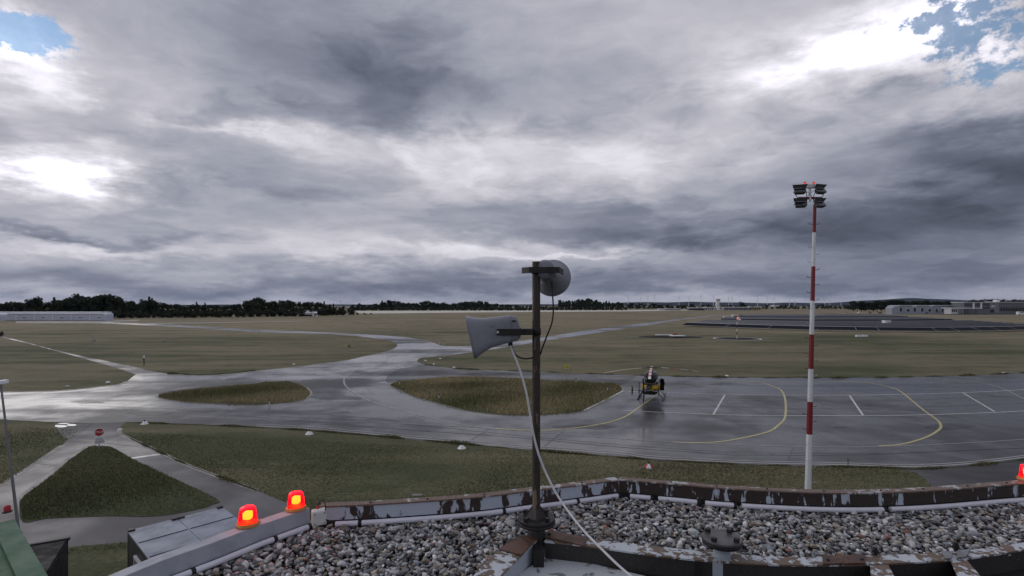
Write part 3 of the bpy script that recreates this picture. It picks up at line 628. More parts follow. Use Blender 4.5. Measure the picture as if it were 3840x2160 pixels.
ribbon(px([(2000,2012),(2028,2012)], BT), px([(2000,2060),(2040,2060)], BT), 6.98, BT - 0.016).build('node_post', M_IRON, FR, True)
ribbon(px([(2688,2082),(2728,2082)], BT), px([(2672,2104),(2745,2104)], BT), 7.04, BT + 0.004).build('saddle_plate', M_BEAM_PALE, FR, True)
ribbon(px([(2612,2098),(2636,2100)], 7.13), px([(2612,2112),(2636,2114)], 7.13), 6.98, 7.13).build('web_stiffener', M_IRON, FR, True)
for (a, b, c, d) in (((3262,2118),(3330,2117),(3275,2240),(3395,2235)), ((3565,2101),(3622,2097),(3620,2230),(3730,2220))):
    q = [g(u, v, BT - 0.004) for u, v in (a, c)]; w = [g(u, v, BT - 0.004) for u, v in (b, d)]
    ribbon(q, w, BT - 0.016, BT - 0.004).build('cross_beam_flange', M_BEAM_TOP, FR, True)
    ribbon([x.lerp(y, .3) for x, y in zip(q, w)], [x.lerp(y, .7) for x, y in zip(q, w)], 6.98, BT - 0.018).build('cross_beam_web', M_BEAM_SIDE, FR, True)
for u, v in ((3283, 2080), (3585, 2060)):
    p = g(u, v, BT); MB().tube([p - Vector((0, 0, .02)), p + Vector((0, 0, 0.055))], 0.014, 10).tube([p + Vector((0, 0, .015)), p + Vector((0, 0, .035))], 0.024, 6, smooth=False).build('anchor_stud', M_IRON, FR, True)
for u, v in ((1905, 2072), (2060, 2003), (3105, 2100), (3232, 2098)):
    p = g(u, v, BT + .016); MB().lathe([(0.013, 0.0), (0.013, 0.006), (0.006, 0.012)], p, 8).build('rivet', M_IRON, FR, True)
hp = [g(u, v, 6.99) for u, v in ((2052,2090),(2240,2128),(2420,2170),(2420,2330),(1880,2330),(1950,2160))]
MB().prism([(p.x, p.y) for p in hp], 6.985, 7.012).build('hatch_panel', M_PANEL, FR, True, bevel=0.004, label='pale hatch panel with peeling paint')
# ---- river pebbles
GZ = 7.035
GP = px([(300,2330),(560,2158),(960,2052),(1130,1985),(1240,1962),(1747,1930),(1920,1912),(2310,1858),(2622,1890),(2880,1908),(3137,1916),(3393,1914),(3650,1901),(3840,1874),(4200,1828),(4600,1797),(4600,1925),(4200,2000),(3840,2062),(3641,2092),(3248,2112),(2880,2113),(2626,2092),(2433,2072),(2219,2050),(2010,2034),(1948,2034),(1790,2160),(1650,2330)], GZ)
def stone_bank(P, n_sub):
    bm = bmesh.new(); bmesh.ops.create_icosphere(bm, subdivisions=n_sub, radius=1.0); bm.verts.ensure_lookup_table()
    v = np.array([q.co[:] for q in bm.verts]); f = np.array([[q.index for q in fc.verts] for fc in bm.faces]); bm.free(); return v, f
sv, sf = stone_bank(GP, 2) if False else stone_bank(GP, 1)
P = np.array([(p.x, p.y) for p in GP]); lo, hi = P.min(0), P.max(0); sp_ = 0.035
gx, gy = np.meshgrid(np.arange(lo[0], hi[0], sp_), np.arange(lo[1], hi[1], sp_)); X = gx.ravel() + rng.uniform(-.024, .024, gx.size); Y = gy.ravel() + rng.uniform(-.024, .024, gx.size)
layer2 = rng.uniform(0, 1, gx.size * 2) < 0.30
X2 = np.concatenate([X, rng.uniform(lo[0], hi[0], gx.size)]); Y2 = np.concatenate([Y, rng.uniform(lo[1], hi[1], gx.size)]); Z2 = np.concatenate([np.full(gx.size, GZ - .004), np.full(gx.size, GZ + 0.016)])
keep = inside([(p.x, p.y) for p in GP], X2, Y2) & (np.concatenate([np.ones(gx.size, bool), layer2[:gx.size]])); X2, Y2, Z2 = X2[keep], Y2[keep], Z2[keep]
m = len(X2)
PAL = np.array([(0.58, 0.58, 0.60), (0.42, 0.42, 0.43), (0.26, 0.26, 0.27), (0.13, 0.13, 0.135), (0.055, 0.055, 0.06), (0.38, 0.335, 0.27), (0.21, 0.165, 0.13), (0.78, 0.78, 0.79), (0.30, 0.13, 0.10), (0.24, 0.27, 0.31)])
pick = rng.choice(len(PAL), m, p=[.15, .17, .18, .16, .10, .09, .06, .04, .012, .038])
COL = PAL[pick] * rng.uniform(.75, 1.2, (m, 1))
size = np.clip(rng.lognormal(0, .30, m), .5, 2.0)
sx, sy, sz = 0.0235 * size * rng.uniform(.8, 1.3, m), 0.0172 * size * rng.uniform(.8, 1.2, m), 0.0105 * size * rng.uniform(.75, 1.3, m)
rot = np.array([Euler((a, b, c)).to_matrix() for a, b, c in zip(rng.normal(0, .35, m), rng.normal(0, .35, m), rng.uniform(0, 6.283, m))])
Zs = Z2 + rng.normal(0, .005, m)
order = np.argsort(Y2 * 1.0 + np.abs(X2) * 0.15 - size * 0.25); near = order[(Y2[order] > 3.25)]
vis = near[:300]; mask = np.ones(m, bool); mask[vis] = False; rest = np.where(mask)[0]
dv_ = [sv * (1 + 0.22 * np.array([math.sin(3.1 * a + s) * math.cos(2.7 * b - s) + 0.5 * math.sin(5 * c + 2 * s) for a, b, c in sv])[:, None]) for s in range(12)]
mst = Mat('river_pebble'); vc = mst.n('ShaderNodeVertexColor', layer_name='Col'); pp = mst.pos(space='World'); nn_ = mst.noise(pp, 90, 4, .65); n2_ = mst.noise(pp, 30, 3, .6)
cc = mst.mix(mst.mapr(nn_, .4, .75, 0, .55), vc.outputs[0], (0.05, 0.05, 0.052)); mst.bump(nn_, .25, .003); M_STONE = mst.set(cc, mst.mapr(n2_, .35, .65, .30, .6), spec=0.45)
V3 = np.zeros((len(rest), len(sv), 3), np.float32)
for k in range(12):
    sel = np.where(np.arange(len(rest)) % 12 == k)[0]; ids = rest[sel]
    loc = dv_[k][None] * np.stack([sx[ids], sy[ids], sz[ids]], 1)[:, None, :]
    V3[sel] = np.einsum('nij,nkj->nki', rot[ids], loc) + np.stack([X2[ids], Y2[ids], Zs[ids]], 1)[:, None, :]
V3 -= np.array(TB.location, np.float32)
FF = (sf[None] + (np.arange(len(rest)) * len(sv))[:, None, None]).reshape(-1, 3)
gr_ = npmesh('gravel', V3.reshape(-1, 3), FF, M_STONE, TB, np.repeat(COL[rest], len(sv), 0), True); gr_['kind'] = 'stuff'
def pal_mat(i):
    q = Mat('pebble_tone_%d' % i); p2 = q.pos(space='World'); a = q.noise(p2, 90, 4, .65)
    oi = q.n('ShaderNodeObjectInfo'); sc_ = q.math('ADD', q.math('MULTIPLY', oi.outputs['Random'], 0.45), 0.75)
    cx = q.n('ShaderNodeVectorMath', operation='SCALE'); cx.inputs[0].default_value = tuple(PAL[i]); q.l(sc_, cx.inputs['Scale'])
    q.bump(a, .25, .003); return q.set(q.mix(q.mapr(a, .4, .75, 0, .55), cx.outputs[0], (0.05, 0.05, 0.052)), 0.45, spec=0.45)
PM = {}
for i in vis:
    key = (int(i) % 12, int(pick[i]))
    if key not in PM:
        me = bpy.data.meshes.new('pebble'); me.from_pydata([tuple(x) for x in dv_[key[0]]], [], [tuple(int(z) for z in x) for x in sf]); me.polygons.foreach_set('use_smooth', [True] * len(sf))
        mn = 'pebble_tone_%d' % key[1]; me.materials.append(bpy.data.materials.get(mn) or pal_mat(key[1])); PM[key] = me
    o = bpy.data.objects.new('pebble', PM[key]); col.objects.link(o); o.parent = TB
    o.location = Vector((X2[i], Y2[i], Zs[i])) - TB.location; o.rotation_euler = Matrix(rot[i]).to_euler(); o.scale = (sx[i], sy[i], sz[i])
# ---- horn loudspeakers
M_HORN = paint('grey_horn', (0.23, 0.24, 0.28), 0.42, 0.0, 0.22, 6, 0.1); M_STEEL = paint('zinc_bolt', (0.62, 0.62, 0.62), 0.3, 0.7, 0.1, 10)
sc = D / F
def lp(u, v): return ((u - 1880) * sc, (1240 - v) * sc)          # side elevation, origin at the horn's bracket
H1 = thing('horn_loudspeaker', 'grey flared horn loudspeaker on the pole pointing along the field', 'loudspeaker', at(1880, 1240, D))
def sup(xt, zt, xb, zb, hw, n=36, e=0.42):
    r = []
    for k in range(n):
        a = 2 * math.pi * k / n; ca, sa = math.cos(a), math.sin(a)
        yy = math.copysign(abs(ca) ** e, ca) * hw; t = (1 - math.copysign(abs(sa) ** e, sa)) / 2
        r.append(Vector((xt + (xb - xt) * t, yy, zt + (zb - zt) * t)))
    return r
def st(t, b, hw): (x1, z1), (x2, z2) = lp(*t), lp(*b); return sup(x1, z1, x2, z2, hw)
outer = [st((1913,1181),(1917,1284),.085), st((1880,1185),(1890,1289),.087), st((1850,1189),(1866,1296),.092), st((1815,1193),(1838,1306),.103), st((1785,1192),(1815,1320),.122), st((1763,1188),(1796,1334),.143), st((1750,1184),(1784,1343),.158)]
inner = [[p + (sum((q for q in r), Vector()) / len(r) - p) * 0.07 + Vector((-0.002 if i == 0 else 0.004, 0, 0)) for p in r] for i, r in enumerate(outer[::-1])]
MB().loft(outer + inner, smooth=True, caps=(True, True)).build('horn_bell', M_HORN, H1)
MB().loft([st((1914,1183),(1918,1281),.075), st((1932,1186),(1938,1278),.072), st((1940,1196),(1952,1266),.060), st((1946,1215),(1953,1252),.04)]).build('driver_housing', M_HORN, H1)
for s_ in (-1, 1):
    q = [lp(1868, 1243), lp(2000, 1243)]; yy = -0.098 * s_
    MB().box(((q[0][0] + lp(1955, 0)[0]) / 2, yy, q[0][1]), (abs(lp(1955, 0)[0] - lp(1860, 0)[0]), 0.006, 0.050)).build('bracket_arm', M_IRON, H1, bevel=0.002)
    MB().tube([(q[0][0], yy, q[0][1]), (q[0][0], yy - 0.009 * s_, q[0][1])], 0.011, 6, smooth=False).build('bolt', M_STEEL, H1)
MB().box((lp(1975, 0)[0], -.02, lp(0, 1243)[1]), (abs(lp(1998, 0)[0] - lp(1953, 0)[0]), 0.14, 0.050)).build('bracket_bridge', M_IRON, H1, bevel=0.002)
MB().lathe([(0.036, -0.03), (0.038, -0.028), (0.038, 0.028), (0.036, 0.03)], (lp(2011, 0)[0], 0, lp(0, 1243)[1]), 20).build('pole_clamp', M_IRON, H1)
MB().tube([(*[lp(1914, 1285)[0]], 0, lp(0, 1280)[1]), (lp(1914, 0)[0], 0, lp(0, 1297)[1])], 0.018, 12).build('cable_gland', M_BLACK, H1)
for v_ in (1222, 1262):
    MB().box((lp(1838, 0)[0], -.094, lp(0, v_)[1]), (.075, .01, .006)).build('rib', M_HORN, H1)
MB().box((lp(1927, 0)[0], -.072, lp(0, 1203)[1]), (.030, .008, .012)).build('maker_plate', M_IRON, H1)
H2 = thing('horn_loudspeaker', 'round horn loudspeaker at the pole top seen from behind', 'loudspeaker', at(2052, 1022, D + 0.05))
axis = Vector((0.26, 1.0, -0.14)).normalized(); rq = axis.to_track_quat('Z', 'Y').to_matrix()
MB().lathe([(0.058, -0.055), (0.068, -0.045), (0.072, 0.0), (0.074, 0.05), (0.086, 0.09), (0.105, 0.14), (0.128, 0.19), (0.155, 0.235), (0.160, 0.240), (0.152, 0.236), (0.10, 0.15), (0.05, 0.10)], (0, 0, 0), 48, rq).build('horn_bell', M_HORN, H2)
MB().lathe([(0.055, -0.075), (0.074, -0.066), (0.079, -0.04), (0.079, 0.02), (0.074, 0.026)], rq @ Vector((0, 0, -0.02)) + Vector((-.006, 0, .012)), 36, rq).build('driver_housing', M_HORN, H2)
for a, b in (((-.205, -.06, .0), (-.15, -.130, .0)), ((-.15, -.130, 0), (.085, -.130, 0)), ((.085, -.130, 0), (.128, -.02, -.012))):
    a, b = Vector(a) + Vector((0, 0, .012)), Vector(b) + Vector((0, 0, .012)); dd = b - a
    MB().box((a + b) / 2, (dd.length + .004, 0.006, 0.048), dd.to_track_quat('X', 'Z').to_matrix()).build('bracket_arm', M_IRON, H2, bevel=0.002)
MB().lathe([(0.036, -0.026), (0.038, -0.024), (0.038, 0.024), (0.036, 0.026)], (PX - H2.location.x, D - H2.location.y, .012), 20).build('pole_clamp', M_IRON, H2)
MB().tube([at(2068, 1058, D + .02) - H2.location, at(2069, 1078, D + .01) - H2.location], 0.017, 12).build('cable_gland', M_BLACK, H2)
MB().tube([at(2066, 994, D - .02) - H2.location, at(2067, 994, D - .035) - H2.location], 0.008, 6).build('bolt', M_STEEL, H2)
MB().tube([at(2030, 1061, D - .02) - H2.location, at(2031, 1061, D - .03) - H2.location], 0.006, 6).build('bolt', M_STEEL, H2)
# ---- cables
def cable(name, pts, r, mat, label):
    w = [at(u, v, d) for u, v, d in crom(pts, 7)]; o = MB().tube(w, r, 8).build(name, mat); return tag(o, label, 'cable')
cable('speaker_cable', [(2069,1078,4.17),(2073,1120,4.14),(2075,1165,4.13),(2069,1212,4.13),(2050,1262,4.14),(2034,1305,4.16),(2026,1330,4.17)], 0.0062, M_BLACK, 'black cable hanging from the round horn to the pole')
cable('speaker_cable', [(1918,1296,4.17),(1926,1318,4.16),(1942,1337,4.15),(1970,1345,4.15),(1999,1341,4.16)], 0.0062, M_BLACK, 'black cable looping from the flared horn to the pole')
cable('white_cable', [(1914,1296,4.16),(1922,1318,4.13),(1945,1375,4.10),(1972,1465,4.08),(1988,1555,4.08),(2000,1625,4.08),(2022,1710,4.07),(2062,1805,4.05),(2108,1885,3.98),(2180,1980,3.80),(2260,2063,3.60),(2330,2130,3.45),(2400,2185,3.32),(2500,2240,3.2)], 0.0085, paint('white_cable_sheath', (0.62, 0.63, 0.66), 0.4, 0, 0.15, 8), 'white cable sweeping from the flared horn down past the pole to the hatch')
# ================================================================== floodlight mast
M_RED = paint('mast_red', (0.20, 0.022, 0.030), 0.4, 0, 0.25, 1.5); M_MW = paint('mast_white', (0.66, 0.68, 0.72), 0.4, 0, 0.16, 1.5)
M_ALU = paint('galvanised', (0.50, 0.51, 0.53), 0.38, 0.5, 0.2, 6); M_DARK = paint('dark_housing', (0.10, 0.10, 0.11), 0.4, 0.1, 0.3, 6)
M_GLASS = Mat('dark_glass').set((0.012, 0.013, 0.016), 0.08, spec=0.6)
MD = 19.0; ux = lambda v: 3050 + (v - 1000) * -0.024
base = Vector(((ux(1145 + 9 * F / MD) - 1920) / F * MD, MD, 0))
MA = thing('floodlight_mast', 'tall red and white banded floodlight mast with climbing steps and four lamps', 'mast', base)
def mp(v): p = at(ux(v), v, MD); return p - base
def mr_(v): return (5.6 + (v - 760) / 1080 * 6.0) / F * MD
bands = [(763,872,M_RED),(872,999,M_MW),(999,1128,M_RED),(1128,1254,M_MW),(1254,1383,M_RED),(1383,1506,M_MW),(1506,1628,M_RED),(1628,1850,M_MW),(1850,2068,M_RED)]
for a, b, mt in bands: MB().tube([mp(b), mp(a)], [mr_(b), mr_(a)], 8, smooth=False).build('mast_section', mt, MA)
k = 0
for v in np.arange(812, 2000, 28.5):
    s = 1 if k % 2 else -1; k += 1; c = mp(v); r = mr_(v)
    sides = (-1, 1) if v < 880 else (s,)
    if v < 880 and k % 2: continue
    for s in sides: MB().tube([c + Vector((s * r * .8, 0, 0)), c + Vector((s * (r + .115), 0, 0)), c + Vector((s * (r + .135), 0, .012)), c + Vector((s * (r + .138), 0, .058))], 0.0105, 6).build('climbing_step', M_ALU if mt is None else (M_RED if any(a <= v < b and q is M_RED for a, b, q in bands) else M_ALU), MA)
hd = lambda u, v, dd=0.0: at(u, v, MD + dd) - base
MB().tube([mp(768), mp(752)], [mr_(780) * 1.15, mr_(760) * 1.4], 10).build('mast_collar', M_ALU, MA)
MB().box(hd(3037, 725), (.07, .07, .62)).build('head_post', M_MW, MA, bevel=.004)
MB().box(hd(3037, 743), (.84, .06, .085)).build('cross_arm', M_RED, MA, bevel=.004)
MB().box(hd(3036, 699), (.53, .16, .12)).build('beacon_box', M_ALU, MA, bevel=.004)
for u, v, s in ((2999, 718, -1), (3076, 717, 1), (3002, 768, -1), (3074, 768, 1)):
    f = MB(); c = hd(u, v, -.10); rt = Matrix.Rotation(R(16 * s), 3, 'Z') @ Matrix.Rotation(R(-38), 3, 'X')
    box_ = [(rt @ Vector(p)) + c for p in ((-.20,-.06,-.11),(.20,-.06,-.11),(.20,-.06,.11),(-.20,-.06,.11))]; bk = [(rt @ Vector(p)) + c for p in ((-.15,.09,-.07),(.15,.09,-.07),(.15,.09,.07),(-.15,.09,.07))]
    fl = f.loft([box_, bk], smooth=False).build('floodlight', M_DARK, MA, bevel=.008)
    MB().box(c + rt @ Vector((0, -.064, 0)), (.34, .006, .17), rt).build('glass', M_GLASS, fl)
    MB().add([c + rt @ Vector(p) for p in ((-.21,-.06,.115),(.21,-.06,.115),(.25,-.20,.15),(-.25,-.20,.15))], [(0,1,2,3)]).build('visor', M_DARK, fl).modifiers.new('solid', 'SOLIDIFY').thickness = 0.005
    q = hd(3037 + s * 28, 743, -.02)
    MB().tube([q + Vector((-.16, 0, 0)), c + rt @ Vector((-.21, 0, 0))], .012, 6).tube([q + Vector((.16, 0, 0)), c + rt @ Vector((.21, 0, 0))], .012, 6).build('yoke', M_IRON, fl)
    MB().tube([c + rt @ Vector((0, .09, 0)), c + Vector((-.08 * s, .10, .10)), hd(3037, 725, -.02)], .009, 6).build('cable', M_BLACK, MA)
_q = Mat('dim_lamp'); _q.b.inputs['Emission Color'].default_value = (1.0, 0.25, 0.25, 1); _q.b.inputs['Emission Strength'].default_value = 6.0; M_LAMP2 = _q.m
for u in (3018.5, 3051):
    c = hd(u, 693)
    ol = MB().lathe([(.055, 0), (.055, .03), (.045, .035)], c, 16).build('obstruction_light', M_AMBER, MA)
    MB().lathe([(.045, .035), (.038, .10), (.02, .115), (.001, .118)], c, 16, caps=(False, True)).build('red_lens', M_DOME, ol); MB().lathe([(.018, .04), (.018, .07)], c, 10).build('lamp', M_LAMP2, ol)

# ================================================================== helicopter, parked on the apron
M_HBLK = paint('gloss_black', (0.010, 0.010, 0.012), 0.16, 0, 0.2, 2, 0); M_HYEL = paint('helicopter_yellow', (0.52, 0.36, 0.045), 0.25, 0, 0.2, 2, 0)
M_HWHT = paint('helicopter_white', (0.70, 0.70, 0.72), 0.3, 0, 0.12, 2, 0); M_HRED = paint('helicopter_red', (0.50, 0.10, 0.07), 0.35, 0, 0.15, 2, 0); M_HGRY = paint('skid_tube', (0.05, 0.05, 0.055), 0.35, 0.4, 0.2, 3, 0)
M_HBLADE = paint('pale_blade', (0.42, 0.41, 0.30), 0.4, 0, 0.15, 1, 0)
hp_ = g(2443, 1493); HE = thing('helicopter', 'black and yellow helicopter on skids parked on the wet apron, tail towards the tower', 'helicopter', (hp_.x, hp_.y, 0.022), -R(21))
# local axes: +Y nose, +X right
def sect(y, w, zb, zt, n=24, e=0.72, dx=0.0):
    r = []
    for k in range(n):
        a = 2 * math.pi * k / n; ca, sa = math.cos(a), math.sin(a)
        r.append(Vector((dx + math.copysign(abs(ca) ** e, ca) * w / 2, y, (zb + zt) / 2 + math.copysign(abs(sa) ** e, sa) * (zt - zb) / 2)))
    return r
def split_body(z0, z1, secs, name, mat):
    rings = []
    for y, w, zb, zt in secs:
        rr = sect(y, w, zb, zt); rings.append([Vector((p.x, p.y, min(max(p.z, z0), z1))) for p in rr])
    return MB().loft(rings).build(name, mat, HE)
secs = [(-1.85, .70, .92, 1.60), (-1.55, 1.20, .70, 1.74), (-1.05, 1.62, .54, 1.84), (-.3, 1.84, .48, 1.94), (.5, 1.84, .48, 1.98), (1.3, 1.62, .48, 1.86), (2.0, 1.34, .54, 1.62), (2.55, .90, .66, 1.28), (2.9, .36, .80, 1.04)]
split_body(0.0, 1.02, secs, 'belly', M_HBLK)
body = split_body(1.02, 1.50, [(y, w * 1.004, zb, zt) for y, w, zb, zt in secs], 'fuselage', M_HYEL)
split_body(1.50, 3.0, secs, 'cabin_roof', M_HBLK)
for s in (-1, 1):
    MB().loft([[Vector((s * x, y, z)) for y, z in ((.1, 1.05), (1.1, 1.05), (1.15, 1.72), (.15, 1.78))] for x in (.855, .875)], smooth=False).build('door', M_HBLK, HE)
    MB().loft([[Vector((s * x, y, z)) for y, z in ((.2, 1.34), (1.0, 1.34), (1.05, 1.68), (.25, 1.72))] for x in (.870, .882)], smooth=False).build('cabin_window', M_GLASS, HE)
# rear door swung open on the right
MB().loft([[Vector((x, y, z)) for x, y, z in ((.86 + d, -.75, .92), (1.22 + d, -1.2, .95), (1.30 + d, -1.2, 1.70), (1.20 + d, -1.1, 2.05), (.90 + d, -.75, 2.05))] for d in (0, .05)], smooth=False).build('open_door', M_HBLK, HE)
MB().loft([sect(2.05, 1.20, .95, 1.56), sect(2.45, .88, .90, 1.30), sect(2.75, .45, .90, 1.08)]).build('windscreen', M_GLASS, HE)
cow = [(-1.6, .60, 1.62, 2.05), (-1.2, 1.05, 1.62, 2.42), (-.5, 1.25, 1.66, 2.60), (.2, 1.15, 1.70, 2.60), (.8, .66, 1.74, 2.30), (1.2, .30, 1.78, 1.98)]
MB().loft([sect(*q) for q in cow]).build('engine_cowling', M_HBLK, HE)
MB().loft([sect(y, w * .98, 1.50, 1.66) for y, w in ((-1.75, .5), (-1.2, 1.1), (-.2, 1.3))]).build('engine_deck', M_HYEL, HE)
for s in (-1, 1):
    ex = MB().tube([(s * .26, -.95, 2.16), (s * .30, -1.45, 2.24), (s * .32, -1.62, 2.30)], [.09, .085, .095], 14, caps=(True, False)).build('exhaust_pipe', M_ALU, HE)
    MB().tube([(s * .318, -1.60, 2.29), (s * .318, -1.602, 2.291)], .078, 14).build('exhaust_bore', M_HBLK, ex)
MB().tube([(0, .0, 2.4), (0, .0, 2.92)], .055, 12).build('rotor_mast', M_ALU, HE)
MB().lathe([(.08, 2.62), (.14, 2.66), (.14, 2.70), (.07, 2.74)], (0, 0, 0), 18).build('swash_plate', M_HGRY, HE)
hub = MB().lathe([(.10, 2.84), (.20, 2.87), (.20, 2.93), (.10, 2.97), (.05, 3.02)], (0, 0, 0), 18).build('rotor_hub', M_HGRY, HE)
def blade(ang_, segs, name='rotor_blade'):
    """a drooping blade from the hub outwards, one mesh per painted band"""
    d = Vector((math.cos(ang_), math.sin(ang_), 0)); n = Vector((-d.y, d.x, 0)); root = None
    for r0, r1, mt in segs:
        rings = []
        for r in np.linspace(r0, r1, 5):
            z = 2.90 + 0.03 - 0.0225 * r * r * .9; ch = .13
            rings.append([d * r + n * a + Vector((0, 0, z + b)) for a, b in ((-ch, .004), (-ch * .4, .022), (ch * .6, .016), (ch, 0), (ch * .5, -.014), (-ch * .5, -.014))])
        ob = MB().loft(rings).build(name if root is None else 'paint_band', mt, HE if root is None else root); root = root or ob
    MB().tube([d * .12 + Vector((0, 0, 2.91)), d * .55 + Vector((0, 0, 2.925))], .045, 8).build('blade_grip', M_HGRY, hub)
h = R(21)
blade(h + R(6), [(.5, .95, M_HBLK), (.95, 1.7, M_HWHT), (1.7, 2.9, M_HRED), (2.9, 3.65, M_HWHT), (3.65, 4.1, M_HRED), (4.1, 4.75, M_HWHT)])
blade(h + R(186), [(.5, 1.0, M_HBLK), (1.0, 4.75, M_HBLADE)])
blade(h + R(-107), [(.5, 1.1, M_HWHT), (1.1, 1.7, M_HRED), (1.7, 2.3, M_HWHT), (2.3, 2.9, M_HRED), (2.9, 3.5, M_HWHT), (3.5, 4.1, M_HRED), (4.1, 4.75, M_HWHT)])
blade(h + R(73), [(.5, 1.1, M_HWHT), (1.1, 2.3, M_HRED), (2.3, 4.75, M_HBLADE)])
MB().tube([(0, -1.4, 1.36), (0, -3.0, 1.42), (0, -6.2, 1.52)], [.27, .20, .115], 16).build('tail_boom', M_HBLK, HE)
fin = [(-5.7, 1.15), (-6.35, .62), (-6.6, .62), (-6.25, 1.5), (-6.75, 2.75), (-6.40, 2.80), (-5.75, 1.75)]
MB().loft([[Vector((x, y, z)) for y, z in fin] for x in (-.035, .035)], smooth=False).build('tail_fin', M_HBLK, HE, bevel=.012)
sb = MB().loft([sect(-4.55, 2.3, 1.42, 1.46, 12), sect(-4.85, 2.3, 1.41, 1.49, 12), sect(-5.05, 2.3, 1.44, 1.46, 12)]).build('stabiliser', M_HBLK, HE)
for s in (-1, 1): MB().loft([[Vector((s * 1.15 + x, y, z)) for y, z in ((-4.5, 1.3), (-4.6, 1.85), (-4.95, 1.85), (-5.2, 1.45), (-5.1, 1.05), (-4.7, 1.05))] for x in (-.025, .025)], smooth=False).build('end_plate', M_HBLK, sb, bevel=.008)
MB().tube([(-.05, -6.05, 1.60), (-.42, -6.05, 1.60)], .055, 10).build('tail_gearbox', M_HGRY, HE)
tr_ = MB().box((-.40, -6.05, 1.60), (.045, .13, 1.55)).build('tail_rotor', M_HBLK, HE, bevel=.01); MB().tube([(-.46, -6.05, 1.6), (-.34, -6.05, 1.6)], .075, 10).build('rotor_boss', M_HGRY, tr_)
for s in (-1, 1):
    sk = MB().tube([(s * 1.16, -1.45, .05), (s * 1.16, 1.6, .05), (s * 1.16, 1.85, .10), (s * 1.16, 2.05, .26)], .045, 10).build('skid', M_HGRY, HE)
    MB().box((s * 1.16, .6, .33), (.22, .7, .03)).build('step', M_HGRY, HE)
for y in (-.95, 1.05):
    MB().tube(crom([(-1.16, y, .06), (-1.02, y, .34), (-.72, y, .56), (-.3, y, .62), (.3, y, .62), (.72, y, .56), (1.02, y, .34), (1.16, y, .06)], 4), .042, 8).build('cross_tube', M_HGRY, HE)
MB().box((0, -1.45, .86), (1.15, .60, .56)).build('baggage_pod', M_HBLK, HE, bevel=.08)
def text_mesh(txt, size, name, mat, parent, loc, rot, extrude=0.002):
    cu = bpy.data.curves.new('t', 'FONT'); cu.body = txt; cu.size = size; cu.align_x = 'CENTER'; cu.align_y = 'CENTER'; cu.extrude = extrude; cu.resolution_u = 3
    ob = bpy.data.objects.new('t', cu); col.objects.link(ob); bpy.context.view_layer.update()
    me = bpy.data.meshes.new_from_object(ob.evaluated_get(bpy.context.evaluated_depsgraph_get())); bpy.data.objects.remove(ob)
    me.materials.clear(); me.materials.append(mat); o = bpy.data.objects.new(name, me); col.objects.link(o); o.parent = parent; o.location = loc; o.rotation_euler = rot
    return o

# ================================================================== signs
M_SIGNW = paint('sign_white', (0.72, 0.74, 0.76), 0.4, 0, 0.1, 3); M_SIGNR = paint('sign_red', (0.36, 0.022, 0.03), 0.4, 0, 0.15, 3); M_SIGNY = paint('sign_yellow', (0.62, 0.56, 0.12), 0.45, 0, 0.15, 3); M_SIGNK = paint('sign_black', (0.015, 0.015, 0.015), 0.5, 0, 0.2, 3); M_POST = paint('grey_post', (0.22, 0.23, 0.24), 0.45, 0.4, 0.2, 3)
sg = g(372, 1687); SG = thing('stop_sign', 'red octagonal stop sign above a white notice board at the road fork', 'sign', sg, R(38))
dS = sg.y; zz = lambda v: CAMH - (v - VH) / F * dS
MB().tube([(0, 0, 0), (0, 0, zz(1607))], .03, 10).build('post', M_POST, SG)
oc = lambda r, y0, y1: MB().loft([[Vector((r * math.cos(R(22.5 + 45 * k)), y, zz(1620) + r * math.sin(R(22.5 + 45 * k)))) for k in range(8)] for y in (y0, y1)], smooth=False)
pl_ = oc(.27, -.035, -.05).build('octagon_plate', M_SIGNW, SG); oc(.235, -.0505, -.054).build('red_field', M_SIGNR, pl_)
text_mesh('STOP', .20, 'lettering', M_SIGNW, pl_, (0, -.057, zz(1620)), (R(90), 0, 0))
nb = MB().box((.02, -.04, zz(1651)), (.52, .014, .44)).build('notice_board', M_SIGNW, SG, bevel=.01)
for k, (w, z) in enumerate(((.30, .13), (.38, .06), (.40, -.02), (.42, -.08), (.42, -.13))): MB().box((.02, -.049, zz(1651) + z), (w, .004, .028)).build('illegible_text_line', M_POST, nb)
y1 = g(2126, 1389); Y1 = thing('yellow_sign', 'yellow information board standing in the meadow behind the taxiway', 'sign', y1)
dY = y1.y; s1 = dY / F
for s in (-1, 1): MB().tube([(s * .5, 0.03, 0), (s * .5, 0.03, .5)], .03, 8).build('post', M_POST, Y1)
pn = MB().box((0, 0, (1389 - 1375) * s1), (21 * s1, .05, 14 * s1)).build('panel', M_SIGNY, Y1, bevel=.01)
for z, w in ((1373, 17), (1378, 14)): MB().box((0, -.028, (1389 - z) * s1), (w * s1, .006, 1.6 * s1)).build('illegible_text_line', M_SIGNK, pn)
t1 = g(1305, 1304); T1 = thing('taxiway_sign', 'small black and yellow taxiway sign on the grass beside the taxiway bend', 'sign', t1); s1 = t1.y / F
for x in (-6, 6): MB().tube([(x * s1, .02, 0), (x * s1, .02, 3 * s1)], .03, 8).build('leg', M_POST, T1)
MB().box((-4.3 * s1, 0, 6.5 * s1), (8.4 * s1, .08, 9 * s1)).build('yellow_panel', M_SIGNY, T1, bevel=.01)
kp = MB().box((4.3 * s1, 0, 6.5 * s1), (8.4 * s1, .08, 9 * s1)).build('black_panel', M_SIGNK, T1, bevel=.01)
MB().box((4.3 * s1, -.045, 6.5 * s1), (1.8 * s1, .006, 5.5 * s1)).build('symbol', M_SIGNW, kp)
MB().box((-4.3 * s1, -.045, 6.6 * s1), (1.6 * s1, .006, 8 * s1), Matrix.Rotation(R(-42), 3, 'Y')).build('arrow', M_SIGNK, T1)
